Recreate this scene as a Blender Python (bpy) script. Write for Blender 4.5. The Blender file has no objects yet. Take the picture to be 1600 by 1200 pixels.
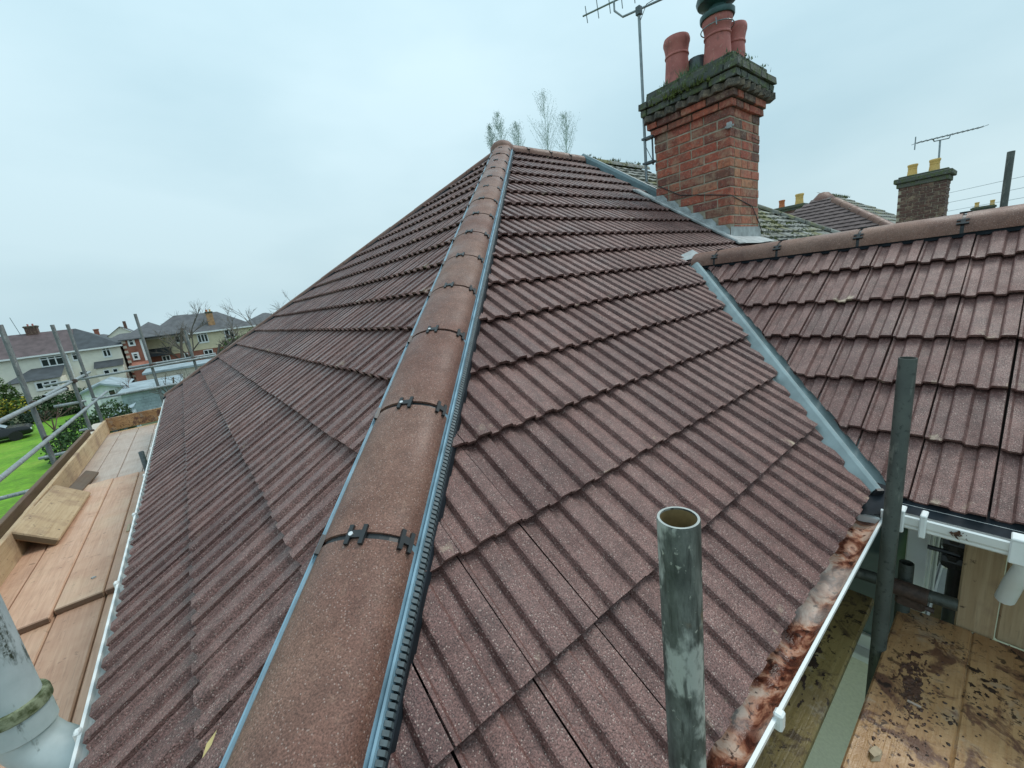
import bpy, bmesh, math, random
from mathutils import Vector, Matrix, noise
random.seed(7)
R = math.radians
sc = bpy.context.scene
col = sc.collection

# ------------------------------------------------------------------ camera
CR = Vector((0.7700, -0.6270, -0.1190)); CU = Vector((0.2310, 0.1000, 0.9680)); CF = Vector((0.5950, 0.7730, -0.2210))
CF.normalize(); CR = (CR - CF * CR.dot(CF)).normalized(); CU = CR.cross(CF)
CP = Vector((0.4016, -0.3221, 0.9604))
cd = bpy.data.cameras.new('camera'); cam = bpy.data.objects.new('camera', cd); col.objects.link(cam)
cam.matrix_world = Matrix(((CR.x, CU.x, -CF.x, CP.x), (CR.y, CU.y, -CF.y, CP.y), (CR.z, CU.z, -CF.z, CP.z), (0, 0, 0, 1)))
cd.sensor_width = 36; cd.lens = 14.343; cd.clip_start = 0.02; cd.clip_end = 3000
sc.camera = cam

# ------------------------------------------------------------------ sky + sun + exposure
SUN_EL, SUN_AZ = 56, 100
w = bpy.data.worlds.new('World'); sc.world = w; w.use_nodes = True
nt = w.node_tree; nt.nodes.clear()
def wn(t, **k):
    n = nt.nodes.new(t)
    for a, b in k.items(): setattr(n, a, b)
    return n
wo = wn('ShaderNodeOutputWorld'); sky = wn('ShaderNodeTexSky', sky_type='NISHITA', sun_disc=False)
sky.sun_elevation = R(SUN_EL); sky.sun_rotation = R(SUN_AZ); sky.air_density = 1.5; sky.dust_density = 4
bg1 = wn('ShaderNodeBackground'); bg1.inputs[1].default_value = 0.07
nt.links.new(sky.outputs[0], bg1.inputs[0])
tc = wn('ShaderNodeTexCoord')
n1 = wn('ShaderNodeTexNoise'); n1.inputs['Scale'].default_value = 1.5; n1.inputs['Detail'].default_value = 7; n1.inputs['Roughness'].default_value = .45
mp = wn('ShaderNodeMapping'); mp.inputs['Scale'].default_value = (1, 1, 2.6)
nt.links.new(tc.outputs['Generated'], mp.inputs[0]); nt.links.new(mp.outputs[0], n1.inputs['Vector'])
cr = wn('ShaderNodeValToRGB'); e = cr.color_ramp.elements
e[0].position = .32; e[0].color = (.365, .525, .595, 1); e[1].position = .66; e[1].color = (.505, .66, .72, 1)
nt.links.new(n1.outputs[0], cr.inputs[0])
bg2 = wn('ShaderNodeBackground'); bg2.inputs[1].default_value = 1.04
sx = wn('ShaderNodeSeparateXYZ'); nt.links.new(tc.outputs['Generated'], sx.inputs[0])
zr_ = wn('ShaderNodeMapRange'); zr_.inputs['From Min'].default_value = .1; zr_.inputs['From Max'].default_value = 1; zr_.inputs['To Min'].default_value = 1.0; zr_.inputs['To Max'].default_value = 1.5
nt.links.new(sx.outputs[2], zr_.inputs[0])
mm = wn('ShaderNodeVectorMath', operation='SCALE'); nt.links.new(cr.outputs[0], mm.inputs[0]); nt.links.new(zr_.outputs[0], mm.inputs['Scale'])
nt.links.new(mm.outputs[0], bg2.inputs[0])
mx = wn('ShaderNodeMixShader'); mx.inputs[0].default_value = .9
nt.links.new(bg1.outputs[0], mx.inputs[1]); nt.links.new(bg2.outputs[0], mx.inputs[2]); nt.links.new(mx.outputs[0], wo.inputs[0])
sd = bpy.data.lights.new('sun', 'SUN'); sd.energy = 1.2; sd.angle = R(22); sd.color = (1, .955, .89)
so = bpy.data.objects.new('sun', sd); col.objects.link(so)
sdir = Vector((math.sin(R(SUN_AZ)) * math.cos(R(SUN_EL)), math.cos(R(SUN_AZ)) * math.cos(R(SUN_EL)), math.sin(R(SUN_EL))))
so.rotation_euler = sdir.to_track_quat('Z', 'Y').to_euler()
sc.view_settings.view_transform = 'Standard'; sc.view_settings.look = 'None'
sc.view_settings.exposure = 0.32; sc.view_settings.gamma = 1; sc.view_settings.use_curve_mapping = False

# ------------------------------------------------------------------ materials
class NB:
    def __init__(s, name):
        s.m = bpy.data.materials.new(name); s.m.use_nodes = True; s.t = s.m.node_tree; s.t.nodes.clear()
        s.out = s.n('ShaderNodeOutputMaterial'); s.b = s.n('ShaderNodeBsdfPrincipled'); s.l(s.b.outputs[0], s.out.inputs[0])
    def n(s, t, **k):
        q = s.t.nodes.new(t)
        for a, b in k.items(): setattr(q, a, b)
        return q
    def l(s, a, b): s.t.links.new(a, b)
    def coord(s, kind='Object', scale=(1, 1, 1), rnd=False):
        c = s.n('ShaderNodeTexCoord'); o = c.outputs[kind]
        m = s.n('ShaderNodeMapping'); m.inputs['Scale'].default_value = scale; s.l(o, m.inputs[0])
        if rnd:
            oi = s.n('ShaderNodeObjectInfo'); v = s.n('ShaderNodeVectorMath', operation='SCALE'); v.inputs[0].default_value = (37, 19, 53)
            s.l(oi.outputs['Random'], v.inputs['Scale']); s.l(v.outputs[0], m.inputs['Location'])
        return m.outputs[0]
    def pos(s, scale=(1, 1, 1)):
        g = s.n('ShaderNodeNewGeometry'); m = s.n('ShaderNodeMapping'); m.inputs['Scale'].default_value = scale
        s.l(g.outputs['Position'], m.inputs[0]); return m.outputs[0]
    def noise(s, v, scale, detail=3, rough=.55, dist=0):
        q = s.n('ShaderNodeTexNoise'); q.inputs['Scale'].default_value = scale; q.inputs['Detail'].default_value = detail
        q.inputs['Roughness'].default_value = rough; q.inputs['Distortion'].default_value = dist; s.l(v, q.inputs['Vector']); return q.outputs[0]
    def vor(s, v, scale, out='Distance'):
        q = s.n('ShaderNodeTexVoronoi'); q.inputs['Scale'].default_value = scale; s.l(v, q.inputs['Vector']); return q.outputs[out]
    def ramp(s, f, *st):
        q = s.n('ShaderNodeValToRGB'); el = q.color_ramp.elements
        while len(el) < len(st): el.new(.5)
        for x, (p, c) in zip(el, st):
            x.position = p; x.color = (c, c, c, 1) if isinstance(c, (int, float)) else (*c, 1)
        s.l(f, q.inputs[0]); return q.outputs[0]
    def mix(s, f, a, b, mode='MIX'):
        q = s.n('ShaderNodeMix', data_type='RGBA', blend_type=mode)
        for v, i in ((f, 0), (a, 6), (b, 7)):
            if isinstance(v, (int, float)): q.inputs[i].default_value = v if i == 0 else (v, v, v, 1)
            elif isinstance(v, tuple): q.inputs[i].default_value = (*v, 1)
            else: s.l(v, q.inputs[i])
        return q.outputs[2]
    def math(s, op, a, b=0.0):
        q = s.n('ShaderNodeMath', operation=op)
        for v, i in ((a, 0), (b, 1)):
            if isinstance(v, (int, float)): q.inputs[i].default_value = v
            else: s.l(v, q.inputs[i])
        return q.outputs[0]
    def rand(s):
        oi = s.n('ShaderNodeObjectInfo'); g = s.n('ShaderNodeNewGeometry')
        return s.math('FRACT', s.math('ADD', oi.outputs['Random'], g.outputs['Random Per Island']))
    def uv(s):
        u = s.n('ShaderNodeUVMap'); x = s.n('ShaderNodeSeparateXYZ'); s.l(u.outputs[0], x.inputs[0]); return x.outputs[0], x.outputs[1]
    def done(s, colr, rough=.6, bump=None, bs=.3, bd=.01, metal=0, spec=.5):
        b = s.b
        if isinstance(colr, tuple): b.inputs['Base Color'].default_value = (*colr, 1)
        else: s.l(colr, b.inputs['Base Color'])
        if isinstance(rough, (int, float)): b.inputs['Roughness'].default_value = rough
        else: s.l(rough, b.inputs['Roughness'])
        b.inputs['Metallic'].default_value = metal; b.inputs['Specular IOR Level'].default_value = spec
        if bump is not None:
            q = s.n('ShaderNodeBump'); q.inputs['Strength'].default_value = bs; q.inputs['Distance'].default_value = bd
            s.l(bump, q.inputs['Height']); s.l(q.outputs[0], b.inputs['Normal'])
        return s.m

M = {}
def plain(name, c, rough=.5, var=.25, scale=6, metal=0, bump=0, spec=.5):
    n = NB(name); v = n.pos(); f = n.noise(v, scale, 5)
    a = tuple(x * (1 - var) for x in c); b = tuple(min(1, x * (1 + var)) for x in c)
    k = n.ramp(f, (.3, a), (.7, b))
    M[name] = n.done(k, rough, f if bump else None, bump, .01, metal, spec); return M[name]

def tile_mat(name, lo, hi, tail=True, wear=(.30, .21, .18), rough=.5, wa=.4, fc=.9, spec=.3):
    n = NB(name); v = n.pos()
    r = n.rand(); base = n.mix(r, lo, hi)
    big = n.noise(v, 1.3, 5, .6); base = n.mix(n.ramp(big, (.40, 0.0), (.72, wa)), base, wear)
    mid = n.noise(v, 15, 6, .68); base = n.mix(n.ramp(mid, (.36, .55 * fc), (.58, 0)), base, tuple(x * .42 for x in lo))
    mid2 = n.noise(v, 42, 5, .7); base = n.mix(n.ramp(mid2, (.54, 0), (.70, .30)), base, wear)
    fine = n.noise(v, 300, 2, .7)
    base = n.mix(fc, base, n.ramp(fine, (.32, .22), (.50, .95), (.70, 1.75)), 'MULTIPLY')
    sp = n.vor(v, 175); sp2 = n.noise(v, 80, 2)
    speck = n.math('MULTIPLY', n.ramp(sp, (.18, 1), (.30, 0)), n.ramp(sp2, (.44, 0), (.54, 1)))
    base = n.mix(n.math('MULTIPLY', speck, .8 * fc), base, (.52, .40, .35))
    if tail:
        u_, v_ = n.uv()
        ed = n.ramp(n.noise(v, 8, 5, .65), (.62, 0), (.71, 1))
        near = n.ramp(v_, (.0, 1), (.16, 0))
        base = n.mix(n.math('MULTIPLY', n.math('MULTIPLY', ed, near), .8), base, (.56, .46, .33))
    rg = n.ramp(n.noise(v, 5, 3), (.35, rough - .12), (.65, rough + .16))
    h = n.math('ADD', n.math('MULTIPLY', fine, .6), n.math('MULTIPLY', sp, .5))
    M[name] = n.done(base, rg, h, .8 * fc, .004 * fc, spec=spec)
tile_mat('tile_brown', (.114, .052, .047), (.186, .092, .080), wear=(.32, .19, .165), rough=.44, spec=.42)
tile_mat('ridge_brown', (.150, .070, .052), (.190, .092, .069), tail=False, wear=(.33, .205, .15), rough=.5, wa=.55, fc=.6)
tile_mat('tile_old', (.14, .115, .09), (.22, .19, .15), wear=(.42, .40, .32), rough=.75)

def wood(name, a, b, dirt=(.05, .025, .018), amt=.5, wet=.5, sc_=1.0):
    n = NB(name); v = n.coord('Object', (1, 1, 1), True); g = n.coord('Object', (22, .9, 22), True)
    grain = n.noise(g, 3.0 * sc_, 5, .6, .6); base = n.ramp(grain, (.3, a), (.7, b))
    r = n.rand(); base = n.mix(n.math('MULTIPLY', r, .35), base, tuple(x * .62 for x in a))
    blot = n.noise(v, 3.2, 6, .62); base = n.mix(n.ramp(blot, (.50, 0), (.75, amt)), base, tuple(x * 3.2 + .02 for x in dirt))
    sm = n.noise(v, 21, 4, .6); base = n.mix(n.ramp(sm, (.63, 0), (.70, amt)), base, dirt)
    sc2 = n.noise(n.coord('Object', (60, 3, 60), True), 2, 3); base = n.mix(n.ramp(sc2, (.58, 0), (.7, .3)), base, tuple(x * .4 for x in a))
    pale = n.noise(v, 1.4, 3); base = n.mix(n.ramp(pale, (.55, 0), (.75, .35)), base, tuple(min(.62, x * 1.35) for x in b))
    tcn = n.n('ShaderNodeTexCoord'); sxn = n.n('ShaderNodeSeparateXYZ'); n.l(tcn.outputs['Normal'], sxn.inputs[0])
    base = n.mix(n.ramp(n.math('ABSOLUTE', sxn.outputs[1]), (.6, 0), (.8, .85)), base, tuple(x * .16 for x in a))
    M[name] = n.done(base, n.ramp(blot, (.3, wet), (.7, wet + .3)), n.math('ADD', grain, n.math('MULTIPLY', sm, .5)), .35, .004)
wood('wood_pale', (.48, .275, .18), (.62, .39, .265), dirt=(.09, .045, .03), amt=.5, wet=.38)
wood('wood_grey', (.46, .35, .285), (.60, .49, .42), amt=.4, wet=.3)  # whitish tone also carries the sky sheen of the wet far boards
wood('wood_tan', (.42, .28, .155), (.58, .43, .27), amt=.85, wet=.6)
def dirtywood(name, a, b, c, d):
    n = NB(name); v = n.coord('Object', (1, 1, 1), True); g = n.coord('Object', (24, 1.2, 24), True)
    grain = n.noise(g, 3, 5, .6, .6); base = n.ramp(grain, (.3, a), (.7, b))
    w1 = n.noise(v, 2.6, 6, .62, .4); base = n.mix(n.ramp(w1, (.46, 0), (.66, .85)), base, c)
    gr = n.noise(v, 7, 6, .7); base = n.mix(n.ramp(gr, (.56, 0), (.68, .6)), base, (.34, .30, .25))
    m = n.noise(v, 8, 6, .66, 1.2); base = n.mix(n.ramp(m, (.53, 0), (.62, .85)), base, d)
    k = n.noise(v, 44, 5, .62, .5); k2 = n.noise(v, 5, 3); base = n.mix(n.math('MULTIPLY', n.ramp(k, (.56, 0), (.62, 1)), n.ramp(k2, (.42, .15), (.6, 1))), base, (.028, .014, .010))
    tcn = n.n('ShaderNodeTexCoord'); sxn = n.n('ShaderNodeSeparateXYZ'); n.l(tcn.outputs['Normal'], sxn.inputs[0])
    base = n.mix(n.ramp(n.math('ABSOLUTE', sxn.outputs[1]), (.6, 0), (.8, .85)), base, tuple(x * .16 for x in a))
    M[name] = n.done(base, n.ramp(w1, (.35, .25), (.65, .6)), n.math('ADD', n.math('ADD', grain, k), m), .45, .005)
dirtywood('wood_dirty', (.38, .20, .085), (.48, .29, .145), (.26, .125, .05), (.095, .036, .026))
dirtywood('wood_olive', (.20, .14, .05), (.28, .205, .085), (.12, .08, .03), (.06, .036, .022))
wood('wood_dark', (.10, .06, .035), (.17, .11, .065), amt=.5)

def steel(name, a, b, blot=(.22, .22, .19), rough=.42):
    n = NB(name); v = n.pos(); f = n.noise(v, 9, 6, .65); base = n.ramp(f, (.3, a), (.7, b))
    g = n.noise(n.pos((1, 1, .25)), 26, 5, .65); base = n.mix(n.ramp(g, (.57, 0), (.66, .8)), base, blot)
    d = n.noise(v, 60, 3); base = n.mix(n.ramp(d, (.58, 0), (.68, .7)), base, (.02, .025, .02))
    M[name] = n.done(base, n.ramp(f, (.3, rough), (.7, rough + .25)), n.math('ADD', f, d), .2, .003, metal=.25)
def streaky(name):
    n = NB(name); v = n.pos((1, 1, .35)); a = n.noise(v, 38, 6, .68); b = n.noise(n.pos((1, 1, .12)), 110, 4, .6); c = n.noise(n.pos((1, 1, .5)), 17, 5, .62)
    base = n.ramp(a, (.32, (.032, .036, .031)), (.52, (.085, .09, .078)), (.72, (.17, .175, .155)))
    base = n.mix(n.ramp(c, (.53, 0), (.60, .85)), base, (.38, .385, .345)); base = n.mix(n.ramp(b, (.52, 0), (.66, .8)), base, (.024, .026, .021))
    d = n.noise(n.pos(), 75, 4, .6); base = n.mix(n.ramp(d, (.63, 0), (.69, .8)), base, (.40, .39, .33)); base = n.mix(n.ramp(n.noise(n.pos(), 24, 4), (.62, 0), (.7, .5)), base, (.16, .10, .05))
    M[name] = n.done(base, n.ramp(a, (.3, .4), (.7, .7)), n.math('ADD', a, d), .35, .002, metal=.15)
streaky('steel_green')
steel('steel_dark', (.045, .050, .043), (.09, .10, .085), blot=(.15, .155, .13))
steel('steel_mid', (.085, .092, .09), (.17, .18, .175), blot=(.26, .27, .26))
steel('steel_grey', (.20, .225, .23), (.36, .395, .41), blot=(.5, .53, .54))
plain('rusty', (.07, .042, .032), .6, .5, 40, bump=.3)
plain('clip_black', (.018, .020, .022), .4, .3, 40)
plain('clip_grey', (.085, .11, .12), .4, .3, 60)
plain('screw', (.7, .7, .7), .3, .1, 10, metal=.6)
plain('grp', (.30, .375, .385), .38, .2, 9)
plain('grp_light', (.215, .345, .425), .36, .3, 13)
plain('felt', (.012, .017, .023), .75, .5, 12, bump=.3, spec=.25)
plain('deck', (.014, .011, .010), .9, .3, 8)
plain('lead', (.36, .38, .38), .5, .35, 9, bump=.2)
plain('mortar', (.36, .31, .235), .9, .35, 14, bump=.3)
plain('render_cream', (.76, .74, .60), .85, .08, 60, bump=.4)
plain('upvc', (.80, .82, .81), .3, .06, 9)
n_ = NB('terracotta'); v_ = n_.pos(); f_ = n_.noise(v_, 5, 5, .6); b_ = n_.ramp(f_, (.3, (.36, .11, .095)), (.7, (.54, .18, .155)))
g_ = n_.noise(n_.pos((1, 1, .5)), 9, 6, .68); b_ = n_.mix(n_.ramp(g_, (.54, 0), (.70, .7)), b_, (.10, .055, .05)); h_ = n_.noise(v_, 34, 4); b_ = n_.mix(n_.ramp(h_, (.60, 0), (.70, .4)), b_, (.60, .36, .30))
M['terracotta'] = n_.done(b_, .7, f_, .15, .006)
plain('terra_yellow', (.68, .44, .14), .6, .15, 8)
plain('terra_orange', (.55, .17, .06), .6, .15, 8)
plain('cowl', (.035, .085, .085), .4, .35, 12)
plain('alu', (.24, .28, .29), .4, .2, 20, metal=.5)
plain('cable', (.02, .02, .02), .5, .1, 5)
plain('stone_chip', (.42, .33, .22), .7, .2, 60)
plain('leaf_dry', (.55, .42, .18), .7, .2, 40)
plain('far_cream', (.80, .77, .66), .85, .06, 2)
plain('far_yellow', (.68, .61, .43), .85, .1, 2)
plain('far_tan', (.42, .24, .12), .8, .3, 3)
plain('far_white', (.74, .77, .77), .6, .05, 3)
plain('far_grey', (.34, .42, .45), .7, .2, 2)
plain('far_flat', (.30, .36, .39), .85, .3, 1.2, spec=.2)
plain('far_slate', (.050, .058, .066), .7, .3, 1.5)
plain('far_slate2', (.095, .098, .105), .7, .3, 1.5)
plain('far_frame', (.78, .80, .80), .4, .03, 5)
plain('pale_stone', (.55, .5, .42), .8, .1, 3)
plain('car_black', (.008, .010, .012), .18, .2, 3)
plain('car_tyre', (.012, .012, .012), .8, .2, 3)
plain('car_light', (.5, .06, .05), .25, .1, 3)
plain('soil_ground', (.09, .065, .04), .95, .3, .6)
plain('moss', (.085, .105, .022), .95, .5, 9)
plain('moss_grass', (.11, .165, .085), .9, .5, 5)
plain('bark', (.12, .10, .08), .9, .3, 3)
plain('bark_red', (.11, .065, .05), .9, .3, 3)
plain('leaf_hedge', (.035, .075, .022), .8, .5, 1.5)
plain('leaf_dark', (.022, .045, .025), .8, .5, 1.5)
plain('leaf_mid', (.06, .11, .02), .8, .5, 1.5)
plain('leaf_yellow', (.46, .38, .03), .8, .4, 1.5)
plain('leaf_hazed', (.38, .48, .43), .9, .15, .4)  # distance haze is put into this pale grey-green of the far trees
plain('path', (.28, .26, .24), .9, .2, 1)

def brickmat(name, cols, soot=.5):
    n = NB(name); v = n.pos(); r = n.rand()
    st = [(i / (len(cols) - 1), c) for i, c in enumerate(cols)]
    base = n.ramp(r, *st)
    f = n.noise(v, 26, 5, .65); base = n.mix(n.ramp(f, (.35, .5), (.62, 0)), base, (.055, .04, .035))
    wv = n.noise(v, 2.6, 4); base = n.mix(n.ramp(wv, (.5, 0), (.72, soot)), base, (.035, .032, .027))
    lim = n.noise(v, 60, 3, .6); base = n.mix(n.ramp(lim, (.57, 0), (.66, .5)), base, (.40, .33, .26)); sm = n.noise(v, 6.5, 6, .7); base = n.mix(n.ramp(sm, (.50, 0), (.66, .55)), base, (.42, .31, .21))
    M[name] = n.done(base, .85, n.math('ADD', f, lim), .5, .006)
brickmat('brick_red', [(.44, .095, .058), (.54, .14, .078), (.29, .08, .06), (.58, .20, .105), (.15, .068, .055), (.52, .13, .075), (.40, .10, .068), (.14, .07, .055), (.52, .125, .07)], .35)
brickmat('brick_dark', [(.085, .08, .068), (.14, .115, .095), (.07, .075, .062), (.12, .10, .075)], .25)
brickmat('brick_bright', [(.58, .19, .10), (.45, .13, .08), (.64, .27, .14), (.34, .11, .075), (.55, .16, .095)], .2)
def mossy_brick():
    n = NB('brick_mossy'); v = n.pos(); r = n.rand(); f = n.noise(v, 14, 6, .68)
    base = n.mix(r, (.075, .085, .078), (.12, .12, .105)); 
    base = n.mix(n.ramp(f, (.46, 0), (.6, .9)), base, n.ramp(n.noise(v, 40, 3), (.3, (.045, .062, .025)), (.7, (.15, .18, .075))))
    lim = n.noise(v, 45, 3); base = n.mix(n.ramp(lim, (.66, 0), (.70, .8)), base, (.4, .42, .38))
    M['brick_mossy'] = n.done(base, .95, f, .8, .012)
mossy_brick()
def farbrick():
    n = NB('far_brick'); v = n.pos(); b = n.n('ShaderNodeTexBrick'); n.l(n.coord('Object', (1, 1, 1)), b.inputs[0])
    f = n.noise(v, 1.4, 5); M['far_brick'] = n.done(n.ramp(f, (.35, (.24, .09, .06)), (.65, (.36, .15, .105))), .9)
farbrick()
def glassmat(name, c, rough=.06):
    n = NB(name); f = n.noise(n.pos(), 2.5, 2); M[name] = n.done(n.ramp(f, (.3, tuple(x * .6 for x in c)), (.7, c)), rough, spec=.6)
glassmat('glass_dark', (.02, .032, .036)); glassmat('glass_green', (.11, .155, .15), .12)
def gutter_mud():
    n = NB('gutter_mud'); v = n.pos((1, 1, 1)); f = n.noise(v, 13, 6, .62, .8)
    base = n.ramp(f, (.36, (.060, .016, .010)), (.46, (.20, .062, .034)), (.53, (.50, .235, .145)), (.62, (.66, .48, .38)))
    g = n.noise(v, 48, 4, .6); base = n.mix(n.ramp(g, (.56, 0), (.64, .9)), base, (.035, .012, .008))
    z = n.noise(v, 3.0, 2); base = n.mix(n.ramp(z, (.55, 0), (.65, .5)), base, (.62, .58, .54))
    M['gutter_mud'] = n.done(base, n.ramp(f, (.4, .25), (.6, .6)), n.math('ADD', f, n.math('MULTIPLY', g, .4)), .6, .012)
gutter_mud()
def soilpipe():
    n = NB('pipe_grey'); v = n.pos(); f = n.noise(v, 8, 5, .6); base = n.ramp(f, (.3, (.36, .43, .44)), (.7, (.52, .59, .60)))
    g = n.noise(n.pos((14, 14, 2.6)), 1.0, 5, .7); k = n.noise(n.pos((1, 1, 1)), 120, 2)
    base = n.mix(n.math('MULTIPLY', n.ramp(g, (.56, 0), (.64, 1)), n.ramp(k, (.35, .1), (.55, 1))), base, (.025, .035, .018))
    M['pipe_grey'] = n.done(base, .5, f, .1, .004)
    n = NB('pipe_collar'); v = n.pos(); f = n.noise(v, 40, 5, .6)
    M['pipe_collar'] = n.done(n.ramp(f, (.38, (.05, .065, .02)), (.6, (.24, .27, .17))), .8, f, .4, .004)
soilpipe()
def lawnmat():
    n = NB('lawn_green'); v = n.pos(); f = n.noise(v, .45, 6, .72); g = n.noise(n.pos((1, 1.8, 1)), 5, 5, .75); d = n.noise(v, 1.6, 5, .7)
    base = n.ramp(f, (.3, (.075, .18, .008)), (.5, (.14, .32, .010)), (.72, (.22, .35, .03)))
    base = n.mix(.8, base, n.ramp(g, (.3, .4), (.7, 1.45)), 'MULTIPLY'); base = n.mix(n.ramp(d, (.60, 0), (.72, .5)), base, (.16, .15, .05))
    M['lawn_green'] = n.done(base, .9, g, .6, .05)
lawnmat()
def groundmat():
    n = NB('ground_mix'); v = n.pos(); f = n.noise(v, .06, 6, .6)
    M['ground_mix'] = n.done(n.ramp(f, (.35, (.05, .075, .025)), (.55, (.09, .10, .05)), (.7, (.12, .10, .075))), .95)
groundmat()
def mossroof():
    n = NB('tile_mossy'); v = n.pos(); r = n.rand()
    base = n.mix(r, (.15, .155, .14), (.30, .305, .28)); f = n.noise(v, 2.1, 6, .7)
    base = n.mix(n.ramp(f, (.50, 0), (.60, .9)), base, n.ramp(n.noise(v, 11, 3), (.3, (.075, .08, .03)), (.6, (.24, .23, .10))))
    d = n.noise(v, 20, 5); base = n.mix(n.ramp(d, (.55, 0), (.65, .6)), base, (.03, .03, .022))
    M['tile_mossy'] = n.done(base, .95, f, .6, .03)
mossroof()

# ------------------------------------------------------------------ object helpers
def link(o): col.objects.link(o); return o
def thing(name, label, cat, loc=(0, 0, 0), group=None):
    o = link(bpy.data.objects.new(name, None)); o.location = loc; o.empty_display_size = .1
    o['label'] = label; o['category'] = cat
    if group: o['group'] = group
    return o
def tag(o, label, cat, group=None):
    o['label'] = label; o['category'] = cat
    if group: o['group'] = group
    return o
def kind(o, k): o['kind'] = k; return o
def wmat(o):
    m = Matrix.Identity(4)
    while o is not None:
        m = o.matrix_parent_inverse @ o.matrix_basis @ m if o.parent else o.matrix_basis @ m
        o = o.parent
    return m
def setparent(o, p):
    if p is not None:
        o.parent = p; o.matrix_parent_inverse = wmat(p).inverted()
    return o
def mesh(name, verts, faces, mat, uv=None, smooth=False):
    me = bpy.data.meshes.new(name); me.from_pydata([tuple(v) for v in verts], [], faces)
    me.materials.append(M[mat] if isinstance(mat, str) else mat)
    if uv:
        l = me.uv_layers.new(name='UVMap')
        for lp in me.loops: l.data[lp.index].uv = uv[lp.vertex_index]
    if smooth:
        me.polygons.foreach_set('use_smooth', [True] * len(me.polygons))
    me.update(); return me
def obj(name, me, parent=None, mw=None):
    o = link(bpy.data.objects.new(name, me))
    if mw is not None: o.matrix_basis = mw
    return setparent(o, parent)
class MB:
    def __init__(s): s.v = []; s.f = []
    def add(s, v, f):
        k = len(s.v); s.v += [Vector(x) for x in v]; s.f += [[i + k for i in q] for q in f]; return s
    def box(s, lo, hi, ch=0.0, mw=None):
        (x0, y0, z0), (x1, y1, z1) = lo, hi
        if ch <= 0:
            v = [(x0, y0, z0), (x1, y0, z0), (x1, y1, z0), (x0, y1, z0), (x0, y0, z1), (x1, y0, z1), (x1, y1, z1), (x0, y1, z1)]
            f = [(0, 3, 2, 1), (4, 5, 6, 7), (0, 1, 5, 4), (1, 2, 6, 5), (2, 3, 7, 6), (3, 0, 4, 7)]
        else:
            c = ch; v = []; f = []
            rings = [(z0, c), (z0 + c, 0), (z1 - c, 0), (z1, c)]
            for z, i in rings:
                k = c if i == 0 else c
                a = i
                v += [(x0 + c + a * 0, y0 + a, z), (x1 - c, y0 + a, z), (x1 - a, y0 + c, z), (x1 - a, y1 - c, z), (x1 - c, y1 - a, z), (x0 + c, y1 - a, z), (x0 + a, y1 - c, z), (x0 + a, y0 + c, z)]
            for q in range(3):
                for j in range(8):
                    f.append((q * 8 + j, q * 8 + (j + 1) % 8, q * 8 + 8 + (j + 1) % 8, q * 8 + 8 + j))
            f.append(tuple(reversed(range(8)))); f.append(tuple(range(24, 32)))
        if mw is not None: v = [mw @ Vector(x) for x in v]
        return s.add(v, f)
    def tube(s, pts, r, n=8, cap=True, up=None):
        pts = [Vector(p) for p in pts]; rr = r if isinstance(r, (list, tuple)) else [r] * len(pts)
        k = len(s.v); prev = None
        for i, p in enumerate(pts):
            d = (pts[min(i + 1, len(pts) - 1)] - pts[max(i - 1, 0)]).normalized()
            if prev is None:
                a = Vector((0, 0, 1)) if abs(d.z) < .9 else Vector((1, 0, 0)); x = d.cross(a).normalized()
            else:
                x = (prev - d * prev.dot(d)).normalized()
            prev = x; y = d.cross(x)
            for j in range(n):
                t = 2 * math.pi * j / n; s.v.append(p + (x * math.cos(t) + y * math.sin(t)) * rr[i])
        for i in range(len(pts) - 1):
            for j in range(n):
                s.f.append([k + i * n + j, k + i * n + (j + 1) % n, k + (i + 1) * n + (j + 1) % n, k + (i + 1) * n + j])
        if cap:
            s.f.append([k + j for j in reversed(range(n))]); s.f.append([k + (len(pts) - 1) * n + j for j in range(n)])
        return s
    def hollow(s, a, b, r, ri, n=24, depth=.4):
        a = Vector(a); b = Vector(b); d = (b - a).normalized()
        # outer wall then rim then inside down from end b
        prof = [(a, r), (b, r), (b, r), (b, ri), (b - d * depth, ri)]
        x = d.cross(Vector((1, 0, 0)) if abs(d.x) < .9 else Vector((0, 1, 0))).normalized(); y = d.cross(x); k = len(s.v)
        prof = [(a, r), (b - d * .002, r), (b, r - .0015), (b, ri), (b - d * depth, ri)]
        for p, q in prof:
            for j in range(n):
                t = 2 * math.pi * j / n; s.v.append(p + (x * math.cos(t) + y * math.sin(t)) * q)
        for i in range(4):
            for j in range(n):
                s.f.append([k + i * n + j, k + i * n + (j + 1) % n, k + (i + 1) * n + (j + 1) % n, k + (i + 1) * n + j])
        s.f.append([k + 4 * n + j for j in range(n)]); return s
    def lathe(s, prof, c, n=20, ax=None):
        c = Vector(c); k = len(s.v)
        for r, z in prof:
            for j in range(n):
                t = 2 * math.pi * j / n; s.v.append(c + Vector((r * math.cos(t), r * math.sin(t), z)))
        for i in range(len(prof) - 1):
            for j in range(n):
                s.f.append([k + i * n + j, k + i * n + (j + 1) % n, k + (i + 1) * n + (j + 1) % n, k + (i + 1) * n + j])
        s.f.append([k + j for j in reversed(range(n))]); s.f.append([k + (len(prof) - 1) * n + j for j in range(n)]); return s
    def sweep(s, prof, a, b, e, nn, cap=True):
        """profile (e,n) swept from a to b"""
        k = len(s.v); m = len(prof)
        for p in (a, b):
            for q in prof: s.v.append(Vector(p) + e * q[0] + nn * q[1])
        for j in range(m):
            s.f.append([k + j, k + (j + 1) % m, k + m + (j + 1) % m, k + m + j])
        if cap: s.f.append([k + j for j in reversed(range(m))]); s.f.append([k + m + j for j in range(m)])
        return s
    def quad(s, *p): return s.add(p, [tuple(range(len(p)))])
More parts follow.
